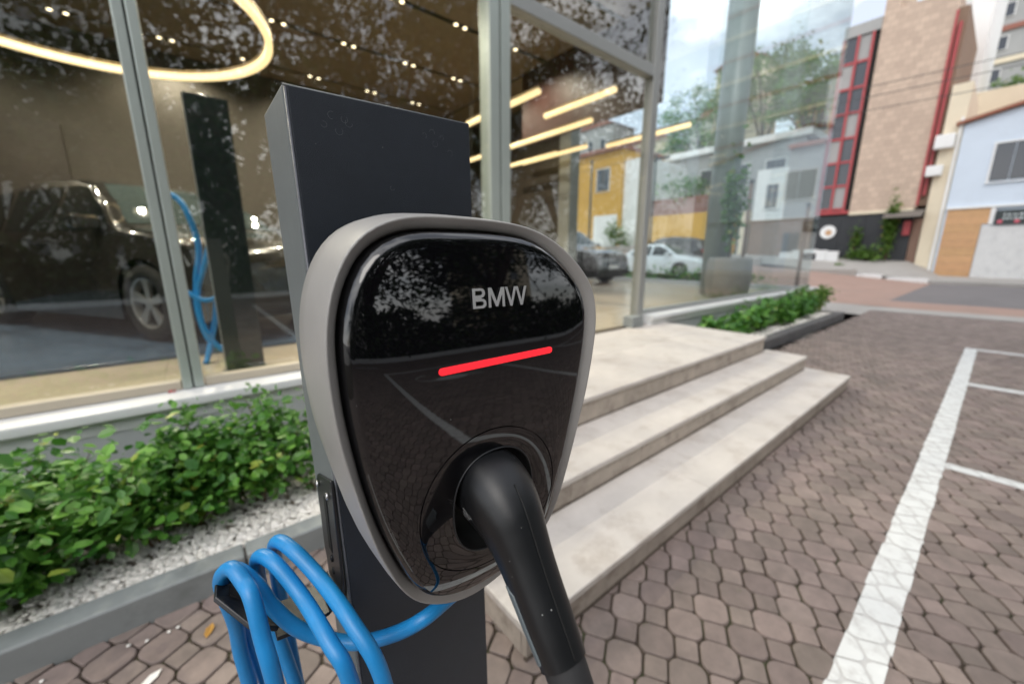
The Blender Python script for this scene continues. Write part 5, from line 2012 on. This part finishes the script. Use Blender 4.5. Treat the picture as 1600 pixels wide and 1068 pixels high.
def plug_frame(t):
    n = len(spine) - 1
    i = min(int(t), n - 1)
    f = t - i
    g = lambda k: V(spine[max(0, min(n, k))])if False else spine[max(0, min(n, k))]
    out = []
    for c in range(4):
        a, b_, cc, d = g(i - 1)[c], g(i)[c], g(i + 1)[c], g(i + 2)[c]
        out.append(0.5 * ((2 * b_) + (cc - a) * f + (2 * a - 5 * b_ + 4 * cc - d) * f * f + (3 * b_ - a - 3 * cc + d) * f ** 3))
    return out


def plug_pt(t):
    w, z, ru, rn = plug_frame(t)
    return CO + V((0, 0, z)) + CN * w + CH * PU


def plug_ring(t, k=1.0, n=32, ex=2.35):
    c = plug_pt(t)
    w, z, ru, rn = plug_frame(t)
    d = (plug_pt(min(t + 0.05, len(spine) - 1)) - plug_pt(max(t - 0.05, 0))).normalized()
    up = CH.cross(d).normalized()
    if up.z < 0:
        up = -up
    o = []
    for j in range(n):
        a = 2 * pi * j / n
        x, y = cos(a), sin(a)
        s = (abs(x) ** ex + abs(y) ** ex) ** (-1 / ex)
        o.append(c + CH * (x * s * ru * k) + up * (y * s * rn * k))
    return o, c, up, d


b = MB()
N_ = 60
rings = [plug_ring(10.0 * i / N_)[0] for i in range(N_ + 1)]
b.loops(rings, True, True, True)
po_ = b.build('handle', M['rubber'], plug, True)
po_.location = -qo
e = po_.modifiers.new('es', 'EDGE_SPLIT')
e.split_angle = rad(45)
# raised seam line along the top of the handle
b = MB()
sp_ = []
for i in range(14, 59):
    rg, c, up, d = plug_ring(10.0 * i / N_, 1.012)
    sp_.append(rg[8])
b.tube(sp_, 0.0007, 6)
o = b.build('mould_seam', M['recess'], plug, True)
o.location = -qo
# grey grip strip on the lower left flank
b = MB()
ls = []
for i in range(34, 57):
    t = 10.0 * i / N_
    rg, c, up, d = plug_ring(t, 1.0, 64)
    rg2 = plug_ring(t, 1.05, 64)[0]
    k = min(1, (i - 34) / 3, (56 - i) / 2 + 0.15)
    hw = 3 if k > 0.6 else 1
    ids = range(35 - hw, 35 + hw + 1)
    inner = [rg[q % 64] for q in ids]
    ls.append([inner[0]] + [c + (rg[q % 64] - c) * (1.035) for q in ids] + [inner[-1]])
m0 = max(len(l) for l in ls)
ls = [l if len(l) == m0 else [l[0]] + [l[1 + int(q * (len(l) - 2) / (m0 - 2))] for q in range(m0 - 2)] + [l[-1]] for l in ls]
b.loops(ls, False, True, True)
o = b.build('grip_strip', M['strip'], plug, True)
o.location = -qo
# small label print on the flank
for (px_, py_, w_, h_) in ((727, 812, 0.016, 0.0008), (733, 818, 0.012, 0.0010), (738, 824, 0.013, 0.0010)):
    pass
lab = MB()
tL = 1.75
rgL, cL, upL, dL = plug_ring(tL)


def flank(t, a):
    c = plug_pt(t)
    w, z, ru, rn = plug_frame(t)
    d = (plug_pt(t + 0.05) - plug_pt(t - 0.05)).normalized()
    up = CH.cross(d).normalized()
    if up.z < 0:
        up = -up
    x, y = cos(a), sin(a)
    s = (abs(x) ** 2.35 + abs(y) ** 2.35) ** (-1 / 2.35)
    return c + (CH * (x * s * ru) + up * (y * s * rn)) * 1.006


def lstrip(t0, t1, a0, a1):
    lab.face([flank(t0, a0), flank(t1, a0), flank(t1, a1), flank(t0, a1)])


for row in range(4):
    a = 3.30 + row * 0.085
    t = 1.35
    while t < 2.25 - 0.1 * row:
        w_ = R.uniform(0.03, 0.11)
        lstrip(t, t + w_, a, a + 0.028)
        t += w_ + 0.035
lab.face([flank(1.75, 3.66), flank(2.15, 3.66), flank(1.85, 3.86)])
o = lab.build('label_print', M['print'], plug, fix=False)
o.location = -qo
# boot
b = MB()
bs_ = [(0.1105, 0.9825, .0176), (0.1115, 0.9813, .0178), (0.124, 0.966, .0168), (0.140, 0.946, .0150), (0.154, 0.926, .0118), (0.164, 0.905, .0090)]
b.tube([CO + V((0, 0, z)) + CN * w + CH * PU for w, z, r in bs_], [r for w, z, r in bs_], 24)
o = b.build('cable_boot', M['boot'], plug, True)
o.location = -qo

# ================================================================== BLUE CABLE
CR = 0.0086
E0 = cp3(0.0, 1.14 - 0.19, -0.05)
K = [atY(760, 890, 0.375), atY(712, 925, 0.368), atY(662, 966, 0.360), atY(612, 991, 0.388), atY(556, 1003, 0.424), atY(501, 995, 0.448), atY(459, 977, 0.462), atY(424, 945, 0.476), atY(400, 912, 0.490),
     # over the hook, down behind, loops
     V((-0.006, 0.512, 0.936)), V((-0.012, 0.548, 0.895)), V((-0.006, 0.565, 0.80)), V((0.02, 0.54, 0.62)), V((0.07, 0.44, 0.49)), V((0.112, 0.345, 0.56)), V((0.108, 0.332, 0.72)),
     atY(598, 1060, 0.338), atY(551, 974, 0.376), atY(502, 906, 0.440), V((0.050, 0.485, 0.9515)), V((0.038, 0.520, 0.945)), V((0.036, 0.552, 0.89)), V((0.038, 0.560, 0.78)), V((0.045, 0.53, 0.60)), V((0.075, 0.44, 0.50)), V((0.092, 0.37, 0.58)), V((0.086, 0.358, 0.72)),
     atY(546, 1060, 0.362), atY(515, 1003, 0.386), atY(472, 932, 0.446), V((0.029, 0.490, 0.943)), V((0.016, 0.522, 0.930)), V((0.016, 0.545, 0.86)), atY(448, 1030, 0.535), V((0.045, 0.52, 0.62)), V((0.045, 0.46, 0.52)), V((0.025, 0.425, 0.60)), V((0.014, 0.42, 0.75)),
     atY(428, 1060, 0.425), atY(411, 1000, 0.440), atY(394, 935, 0.462), V((-0.0005, 0.481, 0.937)), V((-0.010, 0.505, 0.945)), V((-0.022, 0.528, 0.915)), atY(368, 975, 0.545), atY(382, 1040, 0.548), V((0.0, 0.53, 0.60)), V((0.06, 0.40, 0.40)), V((0.16, 0.25, 0.36)), V((0.23, 0.15, 0.48)), V((0.215, 0.105, 0.70)),
     CO + V((0, 0, 0.86)) + CN * 0.176 + CH * PU, CO + V((0, 0, 0.900)) + CN * 0.165 + CH * PU]
b = MB()
b.tube(spline(K, 9), CR, 14)
cab = b.build('charging_cable', M['cable'], smooth=True)
tag(cab, 'thick bright blue charging cable looped over the black hook', 'cable')
